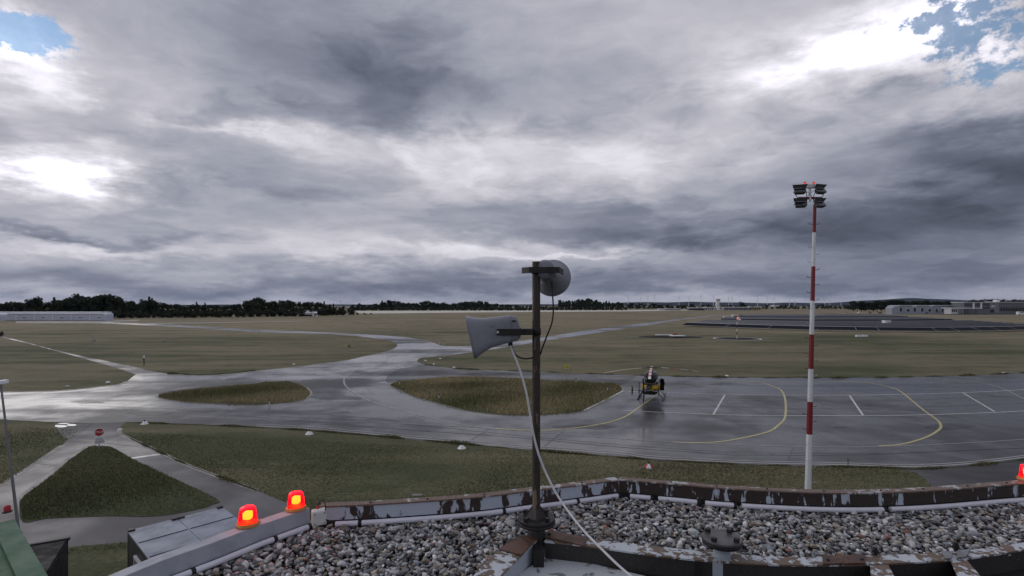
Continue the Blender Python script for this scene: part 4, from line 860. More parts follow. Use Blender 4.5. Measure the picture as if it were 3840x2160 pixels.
# ---- apron edge markers: little white and red painted hoods
def marker(u, v, label, red=True, s=1.0):
    p = g(u, v); T = thing('edge_marker', label, 'marker', p, random.uniform(-.4, .4), 'edge markers in the grass')
    n = 6
    for k in range(n):
        a0, a1 = 2 * math.pi * k / n, 2 * math.pi * (k + 1) / n
        lo_, hi_ = [(.30 * s * math.cos(a), .30 * s * math.sin(a), .0) for a in (a0, a1)], [(.09 * s * math.cos(a), .09 * s * math.sin(a), .20 * s) for a in (a1, a0)]
        MB().add(lo_ + hi_ + [(0, 0, .20 * s)], [(0, 1, 2, 3), (3, 2, 4)]).build('hood_panel', M_SIGNR if (red and k % 2) else M_SIGNW, T)
    MB().lathe([(.05 * s, .20 * s), (.05 * s, .28 * s), (.02 * s, .32 * s)], (0, 0, 0), 10).build('lamp', M_SIGNK, T)
    return T
MK = [(1160,1628,'white hood marker in the lawn below the apron edge, nearest the side road'),(1731,1681,'white hood marker in the lawn beside the white cable'),(2433,1752,'white and red hood marker in the lawn between pole and mast'),(542,1590,'white hood marker at the mouth of the side road'),
      (1102,1366,'white hood marker at the meadow edge before the taxiway bend'),(1627,1366,'white hood marker on the meadow tip between the two taxiways'),(1596,1353,'white hood marker on the point of the meadow tip'),(1651,1345,'white hood marker on the far side of the meadow tip'),(1703,1378,'white hood marker on the apron side of the meadow tip'),
      (2726,1410,'white hood marker at the apron edge behind the helicopter'),(3764,1399,'white hood marker at the apron edge beyond the last stand'),(405,1434,'white hood marker in the grass corner by the footpath'),(1648,1287,'white hood marker across the taxiway bend'),(1660,1291,'white hood marker across the taxiway bend, closer to the tarmac')]
for u, v, lb in MK: marker(u, v, lb, red=(v > 1700), s=min(1.0, .55 + .002 * (v - 1280)))
def post_light(u, v, label, h=.55, name='taxiway_light'):
    p = g(u, v); T = thing(name, label, 'light', p, 0, 'small taxiway lights')
    MB().tube([(0, 0, 0), (0, 0, h * .7)], .035, 8).build('stem', M_SIGNW, T); MB().lathe([(.07, h * .7), (.08, h * .85), (.05, h)], (0, 0, 0), 10).build('lamp', M_GLASS, T)
for u, v, lb in [(2160,1436,'small light on a white stem at the back edge of the hay island'),(2279,1466,'small light on a stem at the helicopter end of the hay island'),(1646,1497,'small light on a stem in the front slope of the hay island'),(1498,1443,'small light on a stem at the pointed end of the hay island'),(1150,1250,'small light on a stem beside the far taxiway'),(701,1229,'small light on a stem beside the far taxiway, towards the long hangar'),(1010,1519,'small light on a stem at the front edge of the small brown island')]:
    post_light(u, v, lb)
def rod(u, v, h, label):
    p = g(u, v); T = thing('marker_rod', label, 'post', p); MB().tube([(0, 0, 0), (0, 0, h)], .018, 6).build('rod', M_SIGNK, T); MB().lathe([(.03, h), (.03, h + .03), (.01, h + .04)], (0, 0, 0), 8).build('cap', M_SIGNK, T)
rod(3180, 1752, .45, 'thin black rod at the apron edge beside the mast')
p = g(540, 1371); T = thing('marker_post', 'short dark post with white cap in the meadow by the footpath', 'post', p); s1 = p.y / F
MB().box((0, 0, 14 * s1), (2.2 * s1, .08, 28 * s1)).build('post', M_SIGNK, T); MB().box((0, 0, 33 * s1), (5 * s1, .15, 9 * s1)).build('cap_box', M_SIGNW, T, bevel=.02); MB().box((0, -.06, 22 * s1), (6 * s1, .05, 3 * s1)).build('cross_bar', M_SIGNK, T)
M_COVER = paint('green_tarp', (0.13, 0.16, 0.11), 0.7, 0, 0.5, 2, dirt=(0.34, 0.35, 0.30))
for u, v, lb in ((613, 1282, 'pale covered equipment lump in the meadow beyond the footpath'), (350, 1280, 'small pale box in the meadow, left of the covered lump')):
    p = g(u, v); T = thing('field_unit', lb, 'equipment', p, .3); w = p.y / F * 8
    MB().prism([(-w, -.5), (w, -.5), (w, .5), (-w, .5)], 0, .12).build('base_slab', M_CONC, T); MB().loft([sect(-.5, w * 1.1, .12, .2), sect(0, w * 1.3, .12, .62), sect(.5, w, .12, .25)]).build('cover', M_COVER, T)
p = g(253, 1451); T = thing('concrete_slab', 'small pale concrete slab lying in the grass near the taxiway edge', 'slab', p); MB().box((0, 0, .05), (.75, .3, .1)).build('slab', M_CONC, T, bevel=.015); MB().box((0, 0, .11), (.3, .18, .02)).build('lid', M_SIGNW, T)
p = g(1565, 1858); T = thing('drain_cover', 'small pale drain cover in the lawn below the parapet', 'cover', p); MB().box((0, 0, .02), (.42, .25, .04)).build('frame', M_CONC, T, bevel=.01); MB().box((0, 0, .045), (.34, .18, .012)).build('lid', M_POST, T)

# ================================================================== windsock and signal ring
p = g(2764, 1270); WS = thing('windsock', 'limp red and white windsock on a banded pole inside a white ring', 'windsock', p); s1 = p.y / F
M_SOCKR = paint('sock_red', (0.55, 0.10, 0.11), 0.7, 0, 0.15, 2); H_ = 78 * s1
for k in range(6): MB().tube([(0, 0, H_ * k / 6), (0, 0, H_ * (k + 1) / 6)], .085, 10).build('pole_band', (M_SIGNW, M_SIGNK)[k % 2] if k < 5 else M_SIGNR, WS)
for k in range(4):
    y0, y1_ = -.2 - .38 * k, -.2 - .38 * (k + 1); MB().tube([(.06 + .02 * k, y0, H_ - .05 - .14 * k), (.08 + .02 * k, y1_, H_ - .05 - .14 * (k + 1))], [.52 - .07 * k, .45 - .07 * k], 16, caps=(False, False)).build('sock_band', M_SOCKR if k % 2 == 0 else M_SIGNW, WS)
MB().tube([(.5 * math.cos(a), -.2, H_ - .05 + .5 * math.sin(a)) for a in np.linspace(0, 6.283, 20)], .03, 6).build('hoop', M_IRON, WS)
ring = [(p.x + 5.9 * math.cos(a), p.y + 5.9 * math.sin(a) * 1.0) for a in np.linspace(0, 6.283, 49)]
MB().strip([Vector((x, y, 0)) for x, y in ring], .45, .03).build('ring_marking', M_SIGNW, WS, True)
MB().sheet([(p.x + 5.3 * math.cos(a), p.y + 5.3 * math.sin(a), .02) for a in np.linspace(0, 6.283, 33)[:-1]]).build('ring_bed', M_BED, WS, True)
p = g(2515, 1264); WT = thing('landing_tee', 'white and red landing direction tee lying on a dark disc', 'landing tee', p); s1 = p.y / F
MB().sheet([(9 * math.cos(a), 5.5 * math.sin(a), .02) for a in np.linspace(0, 6.283, 33)[:-1]]).build('disc_bed', M_BED, WT)
MB().box((-1.5, 1.6, .55), (4.6, 1.3, .18)).build('cross_board', M_SIGNW, WT, bevel=.03); MB().box((1.6, -1.0, .45), (4.0, 2.4, .2), Matrix.Rotation(.2, 3, 'Z')).build('stem_board', M_SIGNW, WT, bevel=.03); MB().box((1.8, 1.6, .75), (1.2, 1.0, .35)).build('red_hood', M_SIGNR, WT, bevel=.05)
for x in (-3, 0, 3): MB().tube([(x, 1.2, 0), (x, 1.2, .5)], .06, 8).build('leg', M_IRON, WT)
MB().box((-11.0, -.5, .06), (3.2, .6, .05)).build('side_strip', M_PALE, WT)

# ================================================================== sheds and containers below the roof
M_CR = paint('container_roof', (0.27, 0.30, 0.37), 0.45, 0.0, 0.35, 1.1, dirt=(0.15, 0.165, 0.20)); M_CD = paint('container_side', (0.035, 0.030, 0.034), 0.5, 0, 0.3, 1.5); M_CW = paint('container_frame', (0.55, 0.55, 0.60), 0.45, 0, 0.2, 2)
ZC = 2.6; cA, cB, cC, cDd = g(479,1990,ZC), g(667,1944,ZC), g(834,1898,ZC), g(607,2083,ZC)
e1 = (cC - cA).normalized(); e2 = Vector((e1.y, -e1.x, 0))           # e1 along the far edge, e2 towards the tower
wid = (cC - cA).length / 2; LEN = 4.6
def container(o, label, brace):
    T = thing('storage_container', label, 'container', (o.x, o.y, 0), math.atan2(e1.y, e1.x))
    w = wid - .03
    MB().box((w / 2, -LEN / 2, ZC / 2 - .03), (w, LEN, ZC - .06)).build('body', M_CD, T)
    MB().box((w / 2, -LEN / 2, ZC - .028), (w + .02, LEN + .02, .05)).build('roof', M_CR, T, bevel=.01)
    for k in range(1, 4): MB().tube([(.02, -LEN * k / 4, ZC), (w - .02, -LEN * k / 4, ZC)], .016, 6).build('roof_rib', M_CD, T)
    for x in (.07, w - .07):
        for y in (-.07, -LEN + .07): MB().box((x, y, ZC + .02), (.16, .16, .05)).build('corner_casting', M_IRON, T, bevel=.008)
    for x in (.04, w - .04): MB().box((x, -.03, ZC / 2), (.09, .09, ZC - .08)).build('corner_post', M_CD, T)
    if brace:
        for a, b in (((0, -1.1, ZC - .35), (0, -2.4, ZC - .35)), ((0, -1.15, ZC - .38), (0, -1.15, .9)), ((0, -1.15, .9), (0, -2.4, ZC - .38)), ((0, -1.75, ZC - .38), (0, -1.75, 1.7))):
            a, b = Vector(a), Vector(b); dd = b - a; MB().box((a + b) / 2 + Vector((-.05, 0, 0)), (dd.length, .07, .06), dd.to_track_quat('X', 'Z').to_matrix()).build('brace', M_CW, T)
container(cA, 'low grey roofed storage container with white triangular brace on its side', True)
container(cA + e1 * wid, 'grey roofed storage container behind the red beacons, joined to the braced one', False)
M_GRN = paint('green_sheet', (0.055, 0.125, 0.075), 0.6, 0, 0.2, 1.2, spec=0.12); M_GRT = paint('green_trim', (0.075, 0.145, 0.095), 0.6, 0, 0.15, 1.2, spec=0.12)
ZG = 4.0; a0 = g(55,1947,ZG); a1 = g(180,2160,ZG); dd = (a1 - a0).normalized(); nn = Vector((dd.y, -dd.x, 0)); nn = nn if nn.x < 0 else -nn; LG = 6.5
GS = thing('green_shed', 'shed with green standing seam metal roof below the tower', 'shed', (a0.x, a0.y, 0), math.atan2(dd.y, dd.x))
sgn = -1
MB().box((LG / 2, sgn * 2.0, ZG / 2 - .1), (LG - .3, 3.7, ZG - .2)).build('wall', M_WALL, GS)
MB().box((LG / 2, sgn * 2.0, ZG - .12), (LG - .1, 3.9, .12)).build('roof_sheet', M_GRN, GS)
MB().box((LG / 2, sgn * .19, ZG - .02), (LG, .38, .06)).build('verge_trim', M_GRT, GS, bevel=.01); MB().box((.19, sgn * 2.2, ZG - .021), (.38, 3.6, .06)).build('verge_trim', M_GRT, GS, bevel=.01)
for k in range(8): MB().box((LG / 2 + .2, sgn * (.62 + .42 * k), ZG - .045), (LG - .5, .03, .05)).build('roof_seam', M_GRN, GS)
bl = g(4, 1932, ZG); T = thing('shed_lamp', 'small unlit dark red lamp on the green shed roof', 'lamp', (bl.x, bl.y + .15, ZG + .012)); MB().lathe([(.10, 0), (.10, .03), (.07, .035)], (0, 0, 0), 20).build('base', M_IRON, T); MB().lathe([(.07, .035), (.065, .14), (.03, .17), (.001, .172)], (0, 0, 0), 20).build('lens', M_SIGNR, T)
ZD = 2.2; b0, b1 = g(118,2042,ZD), g(256,2018,ZD); be = (b1 - b0).normalized(); T = thing('dark_bunker', 'dark flat topped storage bunker between the green shed and the containers', 'bunker', (b0.x, b0.y, 0), math.atan2(be.y, be.x)); bw = (b1 - b0).length
MB().box((bw / 2, -1.4, ZD / 2), (bw, 2.8, ZD - .1)).build('wall', M_MEMB, T); MB().box((bw / 2, -.04, ZD), (bw + .1, .12, .08)).build('coping', M_OLD, T, bevel=.01); MB().box((bw / 2, -1.5, ZD - .02), (bw - .05, 2.7, .05)).build('roof_felt', M_MEMB, T)
lb_, lt_ = g(72, 2010), None; lt_ = at(3, 1440, lb_.y); T = thing('lamp_post', 'slim grey lamp post leaning slightly beside the green shed', 'lamp post', lb_)
rel = lt_ - lb_; MB().tube([(0, 0, 0), tuple(rel * .5), tuple(rel)], [.055, .045, .032], 10).build('post', M_POST, T); MB().tube([tuple(rel * 0.0), tuple(rel * .03)], .10, 10).build('foot', M_POST, T)
MB().loft([[rel + Vector((x * w_, y_, z_)) for x, z_ in ((-.14, 0), (.14, 0), (.10, .14), (-.10, .14))] for y_, w_ in ((-.35, 1.0), (.1, 1.0), (.25, .6))], smooth=False).build('lamp_head', M_SIGNW, T, bevel=.02)
# ================================================================== trees
ml = Mat('dark_foliage'); vc = ml.n('ShaderNodeVertexColor', layer_name='Col'); M_LEAF = ml.set(vc.outputs[0], 0.8, spec=0.15)
M_BARK = paint('bark', (0.045, 0.036, 0.028), 0.9, 0, 0.3, 2)
def crown_mesh(seed, kind):
    r = np.random.default_rng(seed); lobes = []
    if kind == 'poplar':
        for k in range(9): lobes.append((r.normal(0, .03), r.normal(0, .03), .16 + .088 * k, .085 * math.sin(math.pi * (k + 1.2) / 11) + .035, .10))
    elif kind == 'conifer':
        for k in range(8): lobes.append((r.normal(0, .02), r.normal(0, .02), .18 + .10 * k, .20 * (1 - k / 8.5) + .02, .07))
    elif kind == 'shrub':
        for k in range(9): lobes.append((r.uniform(-.5, .5), r.uniform(-.3, .3), r.uniform(.25, .6), r.uniform(.2, .34), r.uniform(.2, .35)))
    else:
        for k in range(13):
            a, q = r.uniform(0, 6.28), r.uniform(.0, .30); z = r.uniform(.36, .84); q *= 1.1 - abs(z - .55); lobes.append((q * math.cos(a), q * math.sin(a), z, r.uniform(.11, .20), r.uniform(.09, .16)))
        for k in range(6):
            a = r.uniform(0, 6.28); lobes.append((.30 * math.cos(a), .30 * math.sin(a), r.uniform(.22, .42), r.uniform(.10, .16), r.uniform(.09, .14)))
    per = {'poplar': 60, 'conifer': 60, 'shrub': 55, 'tree': 50}[kind]; V_, F_, C_ = [], [], []
    for (x, y, z, rr, rz) in lobes:
        tone = r.uniform(.6, 1.35)
        for _ in range(per):
            d = r.normal(0, 1, 3); d /= np.linalg.norm(d); q = r.uniform(.72, 1.18); c = np.array((x, y, z)) + d * np.array((rr, rr, rz)) * q
            t = np.cross(d, r.normal(0, 1, 3)); t /= np.linalg.norm(t) + 1e-9; b = np.cross(d + r.normal(0, .5, 3), t); b /= np.linalg.norm(b) + 1e-9; s = r.uniform(.020, .042) * (1.6 if kind == 'shrub' else 1)
            k = len(V_); V_ += [c - t * s - b * s, c + t * s - b * s * .6, c + t * s * .7 + b * s, c - t * s + b * s * .8]; F_.append((k, k + 1, k + 2, k + 3))
            g_ = tone * r.uniform(.6, 1.3); C_ += [(0.030 * g_, 0.040 * g_, 0.022 * g_)] * 4
    return np.array(V_), np.array(F_), np.array(C_)
PROT = {}
for kind, seeds in (('tree', range(5)), ('poplar', (20, 21)), ('conifer', (30, 31)), ('shrub', (40, 41, 42))):
    for s in seeds:
        v, f, c = crown_mesh(s, kind); o = npmesh('crown', v, f, M_LEAF, None, c); col.objects.unlink(o)
        r = np.random.default_rng(s + 100); mb = MB(); mb.tube([(0, 0, -.02), (.01, 0, .25), (r.normal(0, .02), r.normal(0, .02), .60)], [.028, .022, .008], 7)
        for _ in range(4):
            a = r.uniform(0, 6.28); z = r.uniform(.25, .5); mb.tube([(0, 0, z - .05), (.16 * math.cos(a), .16 * math.sin(a), z + .14)], [.012, .004], 5)
        t = mb.build('trunk', M_BARK); col.objects.unlink(t); PROT.setdefault(kind, []).append((o.data, t.data)); bpy.data.objects.remove(o); bpy.data.objects.remove(t)
def tree(u, vb, vt, kind, label, group, wide=1.0, d=None, name=None):
    d = d or CAMH * F / (vb - VH); h = (vb - vt) / F * d; p = Vector(((u - 1920) / F * d, d, 0))
    T = thing(name or {'tree': 'broadleaf_tree', 'poplar': 'poplar_tree', 'conifer': 'conifer_tree', 'shrub': 'shrub'}[kind], label, 'shrub' if kind == 'shrub' else 'tree', p, random.uniform(0, 6.28), group)
    cm, tm = random.choice(PROT[kind])
    for nm, me in (('trunk', tm), ('crown', cm)):
        o = bpy.data.objects.new(nm, me); col.objects.link(o); o.parent = T; o.scale = (h * wide, h * wide, h * (1.18 if kind != 'shrub' else 1.25)) if nm == 'crown' else (h, h, h)
    return T
def prof(pts, u): return float(np.interp(u, [p[0] for p in pts], [p[1] for p in pts]))
LEFT = [(-80,1140),(0,1137),(60,1134),(95,1140),(130,1124),(165,1142),(195,1126),(215,1130),(250,1127),(285,1110),(310,1122),(345,1116),(400,1113),(430,1113),(470,1126),(500,1138),(560,1128),(590,1131),(605,1140),(700,1145),(780,1146),(860,1148),(900,1140),(935,1128),(975,1121),(1000,1130),(1040,1131),(1085,1128),(1110,1136),(1140,1138),(1175,1135),(1225,1141),(1260,1148),(1300,1151),(1340,1156)]
LBASE = [(-80,1196),(400,1192),(700,1191),(960,1188),(1200,1183),(1340,1179)]
G1 = 'broadleaf trees of the wood behind the white hangars'
random.seed(3)
for u in np.arange(-70, 1300, 17):
    vb = prof(LBASE, u) - random.uniform(0, 5); vt = prof(LEFT, u) + random.uniform(-1, 5)
    tree(u + random.uniform(-5, 5), vb, vt, 'tree', 'dark broadleaf tree in the wood edge behind the white hangars', G1, random.uniform(.75, 1.05))
for u in (205, 292, 560, 572, 738, 770, 1215, 1250): tree(u, prof(LBASE, u) - 3, prof(LEFT, u) - random.uniform(2, 8), 'conifer', 'pointed conifer rising above the wood behind the white hangars', 'conifers rising above the left wood', .75)
tree(130, 1193, 1122, 'tree', 'round crowned tree standing clear above the long white hangar', None, .95)
for u in np.arange(-70, 1330, 20):
    vb = prof(LBASE, u) + random.uniform(0, 2); tree(u + random.uniform(-8, 8), vb, vb - random.uniform(16, 30), 'shrub', 'dark shrub along the foot of the wood behind the white hangars', 'shrubs along the foot of the left wood', random.uniform(.9, 1.4))
for u in np.arange(1080, 1400, 26): tree(u, prof([(1080,1187),(1400,1179)], u), prof([(1080,1172),(1400,1174)], u), 'shrub', 'low dark bush on the field edge beside the small white hangar', 'low bushes by the small hangar', 1.6)
MID = [(1320,1143),(1345,1140),(1380,1145),(1425,1140),(1432,1133),(1460,1130),(1500,1136),(1560,1138),(1590,1130),(1640,1136),(1680,1139),(1740,1134),(1800,1131),(1840,1140),(1880,1141),(1960,1146),(2080,1148)]
for u in np.arange(1325, 2085, 11): tree(u + random.uniform(-4, 4), 1164.5 - random.uniform(0, 1.2), prof(MID, u) + random.uniform(-1, 3), 'tree', 'dark broadleaf tree in the wood across the runway', 'broadleaf trees of the wood across the runway', random.uniform(.9, 1.25))
for u in np.arange(1325, 2360, 17): tree(u, 1165 - (0 if u < 2000 else 1.2), 1154 + random.uniform(-2, 2), 'shrub', 'dark hedge shrub at the far edge of the airfield across the runway', 'hedge shrubs across the runway', 1.5)
tree(1433, 1164, 1131, 'poplar', 'single slim poplar at the end of the wood across the runway', None, 1.0)
for u in np.arange(2095, 2305, 8.5): tree(u + random.uniform(-2, 2), 1163, prof([(2095,1127),(2120,1134),(2150,1131),(2200,1125),(2240,1131),(2300,1138)], u) + random.uniform(-3, 4), 'poplar', 'slim dark poplar in the row right of the loudspeaker pole', 'row of poplars right of the pole', random.uniform(1.0, 1.5))
for u in np.arange(2300, 3360, 17): tree(u + random.uniform(-5, 5), 1161.5 - random.uniform(0, 1), 1143 + random.uniform(-4, 4) + (4 if u > 2600 else 0), 'tree', 'dark low tree in the distant belt below the blue hills', 'distant tree belt below the hills', random.uniform(1.2, 1.7))
tree(2781, 1161, 1133, 'tree', 'big round tree behind the distant airport buildings', None, 1.1)
tree(2318, 1163, 1133, 'tree', 'broad tree at the end of the poplar row', None, 1.0)
for u in np.arange(3200, 3600, 15): tree(u, 1168.5, 1131 + random.uniform(-3, 4) + (5 if u < 3290 else 0), 'tree', 'dark tree behind the long grey warehouse', 'trees behind the long warehouse', random.uniform(.9, 1.3))
for u in (3470, 3440, 3500, 3395): tree(u, 1178.5, 1158 + random.uniform(-4, 4), 'shrub', 'dark bush in front of the long grey warehouse', 'bushes in front of the warehouse', 1.2)
for u in np.arange(3640, 3900, 20): tree(u, 1170, 1127 + random.uniform(-4, 3), 'tree', 'dark tree showing above the roof of the grey terminal', 'trees above the grey terminal roof', .9)
tree(2, 1262, 1243, 'shrub', 'small dark bush at the end of the footpath', None, .9)

# ================================================================== buildings
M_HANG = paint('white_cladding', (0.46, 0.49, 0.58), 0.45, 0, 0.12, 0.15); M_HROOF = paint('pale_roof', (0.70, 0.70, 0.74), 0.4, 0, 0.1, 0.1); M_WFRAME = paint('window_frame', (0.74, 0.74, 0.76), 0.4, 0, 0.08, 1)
def wbox(parent, d, u0, u1, v0, v1, y0, depth, name, mat, bevel=0, par=None):
    """a box on a front facing the tower: pixel span at distance d, y0 metres behind the front face"""
    a, b = at(u0, v0, d), at(u1, v1, d)
    return MB().box(((a.x + b.x) / 2, d + y0 + depth / 2, (a.z + b.z) / 2), (abs(b.x - a.x), depth, abs(b.z - a.z))).build(name, mat, par or parent, True, bevel)
def flat_build(parent, o, locd): pass
d = 300.0; HG = thing('long_hangar', 'long low white hangar with five pairs of dark windows before the wood', 'hangar', at(200, VH + CAMH * F / d, d))
a, b = at(-260, 0, d).x, at(396, 0, d).x; zt = at(0, 1174, d).z
pr = [(0, 0), (0, zt * .72), (.6, zt * .90), (2.0, zt), (6, zt + .1), (6.2, 0)]
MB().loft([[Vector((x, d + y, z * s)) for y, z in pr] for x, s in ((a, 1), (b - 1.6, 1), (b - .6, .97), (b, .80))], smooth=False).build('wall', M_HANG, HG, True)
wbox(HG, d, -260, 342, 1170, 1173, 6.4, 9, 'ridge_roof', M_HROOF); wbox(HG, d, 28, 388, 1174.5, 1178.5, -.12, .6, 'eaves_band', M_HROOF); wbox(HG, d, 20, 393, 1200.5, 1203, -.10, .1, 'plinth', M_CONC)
for u in (92, 162, 232, 302, 371):
    wf_ = wbox(HG, d, u - 8.5, u + 8.5, 1186.5, 1194.5, -.08, .08, 'window', M_WFRAME)
    for s in (-1, 1): wbox(HG, d, u + s * 3.9 - 2.6, u + s * 3.9 + 2.6, 1188.3, 1193, -.12, .04, 'pane', M_GLASS, 0, wf_)
for u in (128, 197, 267, 337, 60): wbox(HG, d, u - 1.2, u + 1.2, 1179, 1200, -.06, .06, 'wall_joint', M_HROOF)
d = 425.0; SH = thing('small_hangar', 'small white roofed hangar standing in front of the dark wood', 'hangar', at(1150, VH + CAMH * F / d, d))
q = lambda u, v: at(u, v, d)
MB().loft([[q(1124, 1186) + Vector((0, y, 0)), q(1176, 1186) + Vector((0, y, 0)), q(1176, 1174) + Vector((0, y, 0)), q(1124, 1174) + Vector((0, y, 0))] for y in (0.3, 9)], smooth=False).build('wall', M_CD, SH, True)
MB().add([q(1119, 1175), q(1170, 1177), q(1183, 1173) + Vector((0, 4, 0)), q(1172, 1165) + Vector((0, 9, 0)), q(1121, 1164.5) + Vector((0, 9, 0))] + [x - Vector((0, 0, .5)) for x in (q(1119, 1175), q(1170, 1177), q(1183, 1173) + Vector((0, 4, 0)), q(1172, 1165) + Vector((0, 9, 0)), q(1121, 1164.5) + Vector((0, 9, 0)))], [(0,1,2,3,4), (9,8,7,6,5), (0,5,6,1), (1,6,7,2), (2,7,8,3), (3,8,9,4), (4,9,5,0)]).build('roof', M_HROOF, SH, True)
wbox(SH, d, 1172, 1178, 1176, 1186, -.1, .3, 'white_post', M_WFRAME); wbox(SH, d, 1184, 1190, 1181, 1186, 0, 1.5, 'white_tank', M_WFRAME)
d = 520.0; WH = thing('warehouse', 'long low grey warehouse with dark loading doors beyond the solar field', 'warehouse', at(3480, VH + CAMH * F / d, d))
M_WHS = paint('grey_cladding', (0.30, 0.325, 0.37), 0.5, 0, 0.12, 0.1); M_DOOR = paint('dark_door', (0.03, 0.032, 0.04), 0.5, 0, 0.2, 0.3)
x0, x1, ztp = at(3345, 0, d).x, at(3600, 0, d).x, at(0, 1145.5, d).z
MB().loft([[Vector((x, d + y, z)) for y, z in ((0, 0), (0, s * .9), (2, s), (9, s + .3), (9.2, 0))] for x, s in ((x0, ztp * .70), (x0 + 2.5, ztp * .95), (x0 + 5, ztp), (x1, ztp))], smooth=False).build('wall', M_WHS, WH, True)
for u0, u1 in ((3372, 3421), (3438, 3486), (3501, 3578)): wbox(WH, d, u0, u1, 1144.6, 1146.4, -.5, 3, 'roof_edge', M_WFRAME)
MB().add([at(3575, 1147, d), at(3612, 1143, d), at(3622, 1150, d), at(3612, 1150, d) + Vector((0, 8, 0)), at(3590, 1143.5, d) + Vector((0, 8, 0))], [(0, 2, 1), (0, 1, 4), (1, 2, 3, 4)]).build('gable_roof', M_HROOF, WH, True)
for u, v0, w in ((3378,1154,9),(3405,1159,11),(3430,1154,9),(3458,1154.5,9),(3486,1159,10),(3512,1158,7),(3534,1154.5,7),(3559,1159,9)):
    dr = wbox(WH, d, u - w / 2 - .8, u + w / 2 + .8, v0 - .8, 1168, -.08, .08, 'loading_door', M_WFRAME); wbox(WH, d, u - w / 2, u + w / 2, v0, 1168, -.14, .06, 'door_leaf', M_DOOR, 0, dr)
d = 505.0; TR = thing('grey_terminal', 'big grey flat roofed terminal with white pillars and emblem beyond the solar field', 'terminal', at(3740, VH + CAMH * F / d, d))
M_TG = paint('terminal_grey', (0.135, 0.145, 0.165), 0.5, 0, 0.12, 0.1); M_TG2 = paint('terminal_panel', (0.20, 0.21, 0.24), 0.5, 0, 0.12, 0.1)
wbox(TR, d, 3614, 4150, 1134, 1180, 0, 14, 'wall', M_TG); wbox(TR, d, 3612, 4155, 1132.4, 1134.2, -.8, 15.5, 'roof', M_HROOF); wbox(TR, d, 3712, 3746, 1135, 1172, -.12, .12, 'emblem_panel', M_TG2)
wbox(TR, d, 3718, 3734, 1131, 1133, 3, 4, 'roof_unit', M_HROOF); wbox(TR, d, 3780, 3792, 1124, 1132.3, 12, 4, 'chimney', M_HROOF)
for u in (3650, 3678.5): wbox(TR, d, u - 3, u + 3, 1135.5, 1158, -.5, .5, 'pillar', M_WFRAME)
for r0, r1 in ((3618, 3646), (3655, 3674), (3684, 3710)):
    for u in np.arange(r0, r1 - 4, 7): wbox(TR, d, u, u + 5.5, 1139, 1147, -.06, .06, 'window', M_GLASS); wbox(TR, d, u, u + 5.5, 1151, 1158, -.06, .06, 'window', M_GLASS)
for u in np.arange(3750, 4000, 10): wbox(TR, d, u, u + 8.5, 1153, 1166, -.06, .06, 'window', M_GLASS)
em = MB()
for (x0_, z0_), (x1_, z1_) in (((3717, 1151), (3722, 1145)), ((3722, 1145), (3727, 1151)), ((3719, 1149.5), (3726, 1149.5)), ((3728, 1151), (3731, 1145))):
    a_, b_ = at(x0_, z0_, d) + Vector((0, -.2, 0)), at(x1_, z1_, d) + Vector((0, -.2, 0)); em.box((a_ + b_) / 2, ((b_ - a_).length, .1, .55), (b_ - a_).to_track_quat('X', 'Z').to_matrix())
em.build('emblem', M_WFRAME, TR, True); wbox(TR, d, 3713, 3728, 1160, 1172, -.2, .08, 'door', M_DOOR)
d = 492.0; PV = thing('canopy_pavilion', 'small pale pavilion with a flat canopy roof in front of the grey terminal', 'pavilion', at(3610, VH + CAMH * F / d, d))
wbox(PV, d, 3567, 3592, 1158, 1177.5, 0, 8, 'wall', M_CW); wbox(PV, d, 3563, 3669, 1154.3, 1156.8, -2, 12, 'roof', M_HROOF)
for u in (3605, 3618, 3630, 3660): wbox(PV, d, u - .7, u + .7, 1157, 1178, 0, .25, 'post', M_DOOR)
for u in (3570, 3577, 3584): wbox(PV, d, u, u + 4.5, 1161, 1170, -.08, .06, 'window', M_GLASS)
def vehicle(u, vb, w, h, mat, label, name='parked_van', front=1):
    d = CAMH * F / (vb - VH); s = d / F; T = thing(name, label, 'van' if 'van' in name else 'car', at(u, vb, d)); L_, H_ = w * s, h * s
    prf = [(-.5, .18), (-.5, .55), (-.46, .98), (.12, 1.0), (.30, .62), (.49, .50), (.5, .18)] if 'van' in name else [(-.5, .2), (-.5, .58), (-.30, .62), (-.18, 1.0), (.16, 1.0), (.30, .62), (.5, .54), (.5, .2)]
    MB().loft([[Vector((front * x * L_, y, z * H_)) for x, z in prf] for y in (0, 1.75)], smooth=False).build('body', mat, T, bevel=.05)
    for x in (-.30, .32): wv_ = MB().tube([(front * x * L_, -.06, .17 * H_), (front * x * L_, .15, .17 * H_)], .17 * H_, 14).build('wheel', M_SIGNK, T); MB().tube([(front * x * L_, -.075, .17 * H_), (front * x * L_, -.06, .17 * H_)], .09 * H_, 10).build('rim', M_ALU, wv_)
    MB().box((front * -.02 * L_, -.01, .78 * H_), (.30 * L_, .03, .22 * H_)).build('window', M_GLASS, T)
    return T
M_CARW = paint('white_car_paint', (0.72, 0.72, 0.74), 0.3, 0, 0.06, 1, 0); M_CARG = paint('grey_car_paint', (0.13, 0.135, 0.15), 0.3, 0.2, 0.1, 1, 0); M_CART = paint('tan_car_paint', (0.30, 0.25, 0.19), 0.35, 0, 0.1, 1, 0)
vehicle(3659, 1179.5, 19, 10, M_CARW, 'white van parked under the canopy pavilion')
vehicle(3832, 1182.5, 30, 14, M_CARW, 'larger white van in front of the grey terminal')
for u, mt, lb in ((3225, M_CARW, 'small white car at the left end of the car park before the warehouse'), (3262, M_CART, 'tan car in the car park left of the warehouse'), (3300, M_CARG, 'grey car in the car park left of the warehouse'), (3345, M_CARW, 'white car parked at the warehouse corner'), (3392, M_CARG, 'grey car parked between two warehouse doors')):
    vehicle(u, 1176.5, 17, 7, mt, lb, 'parked_car', random.choice((-1, 1)))
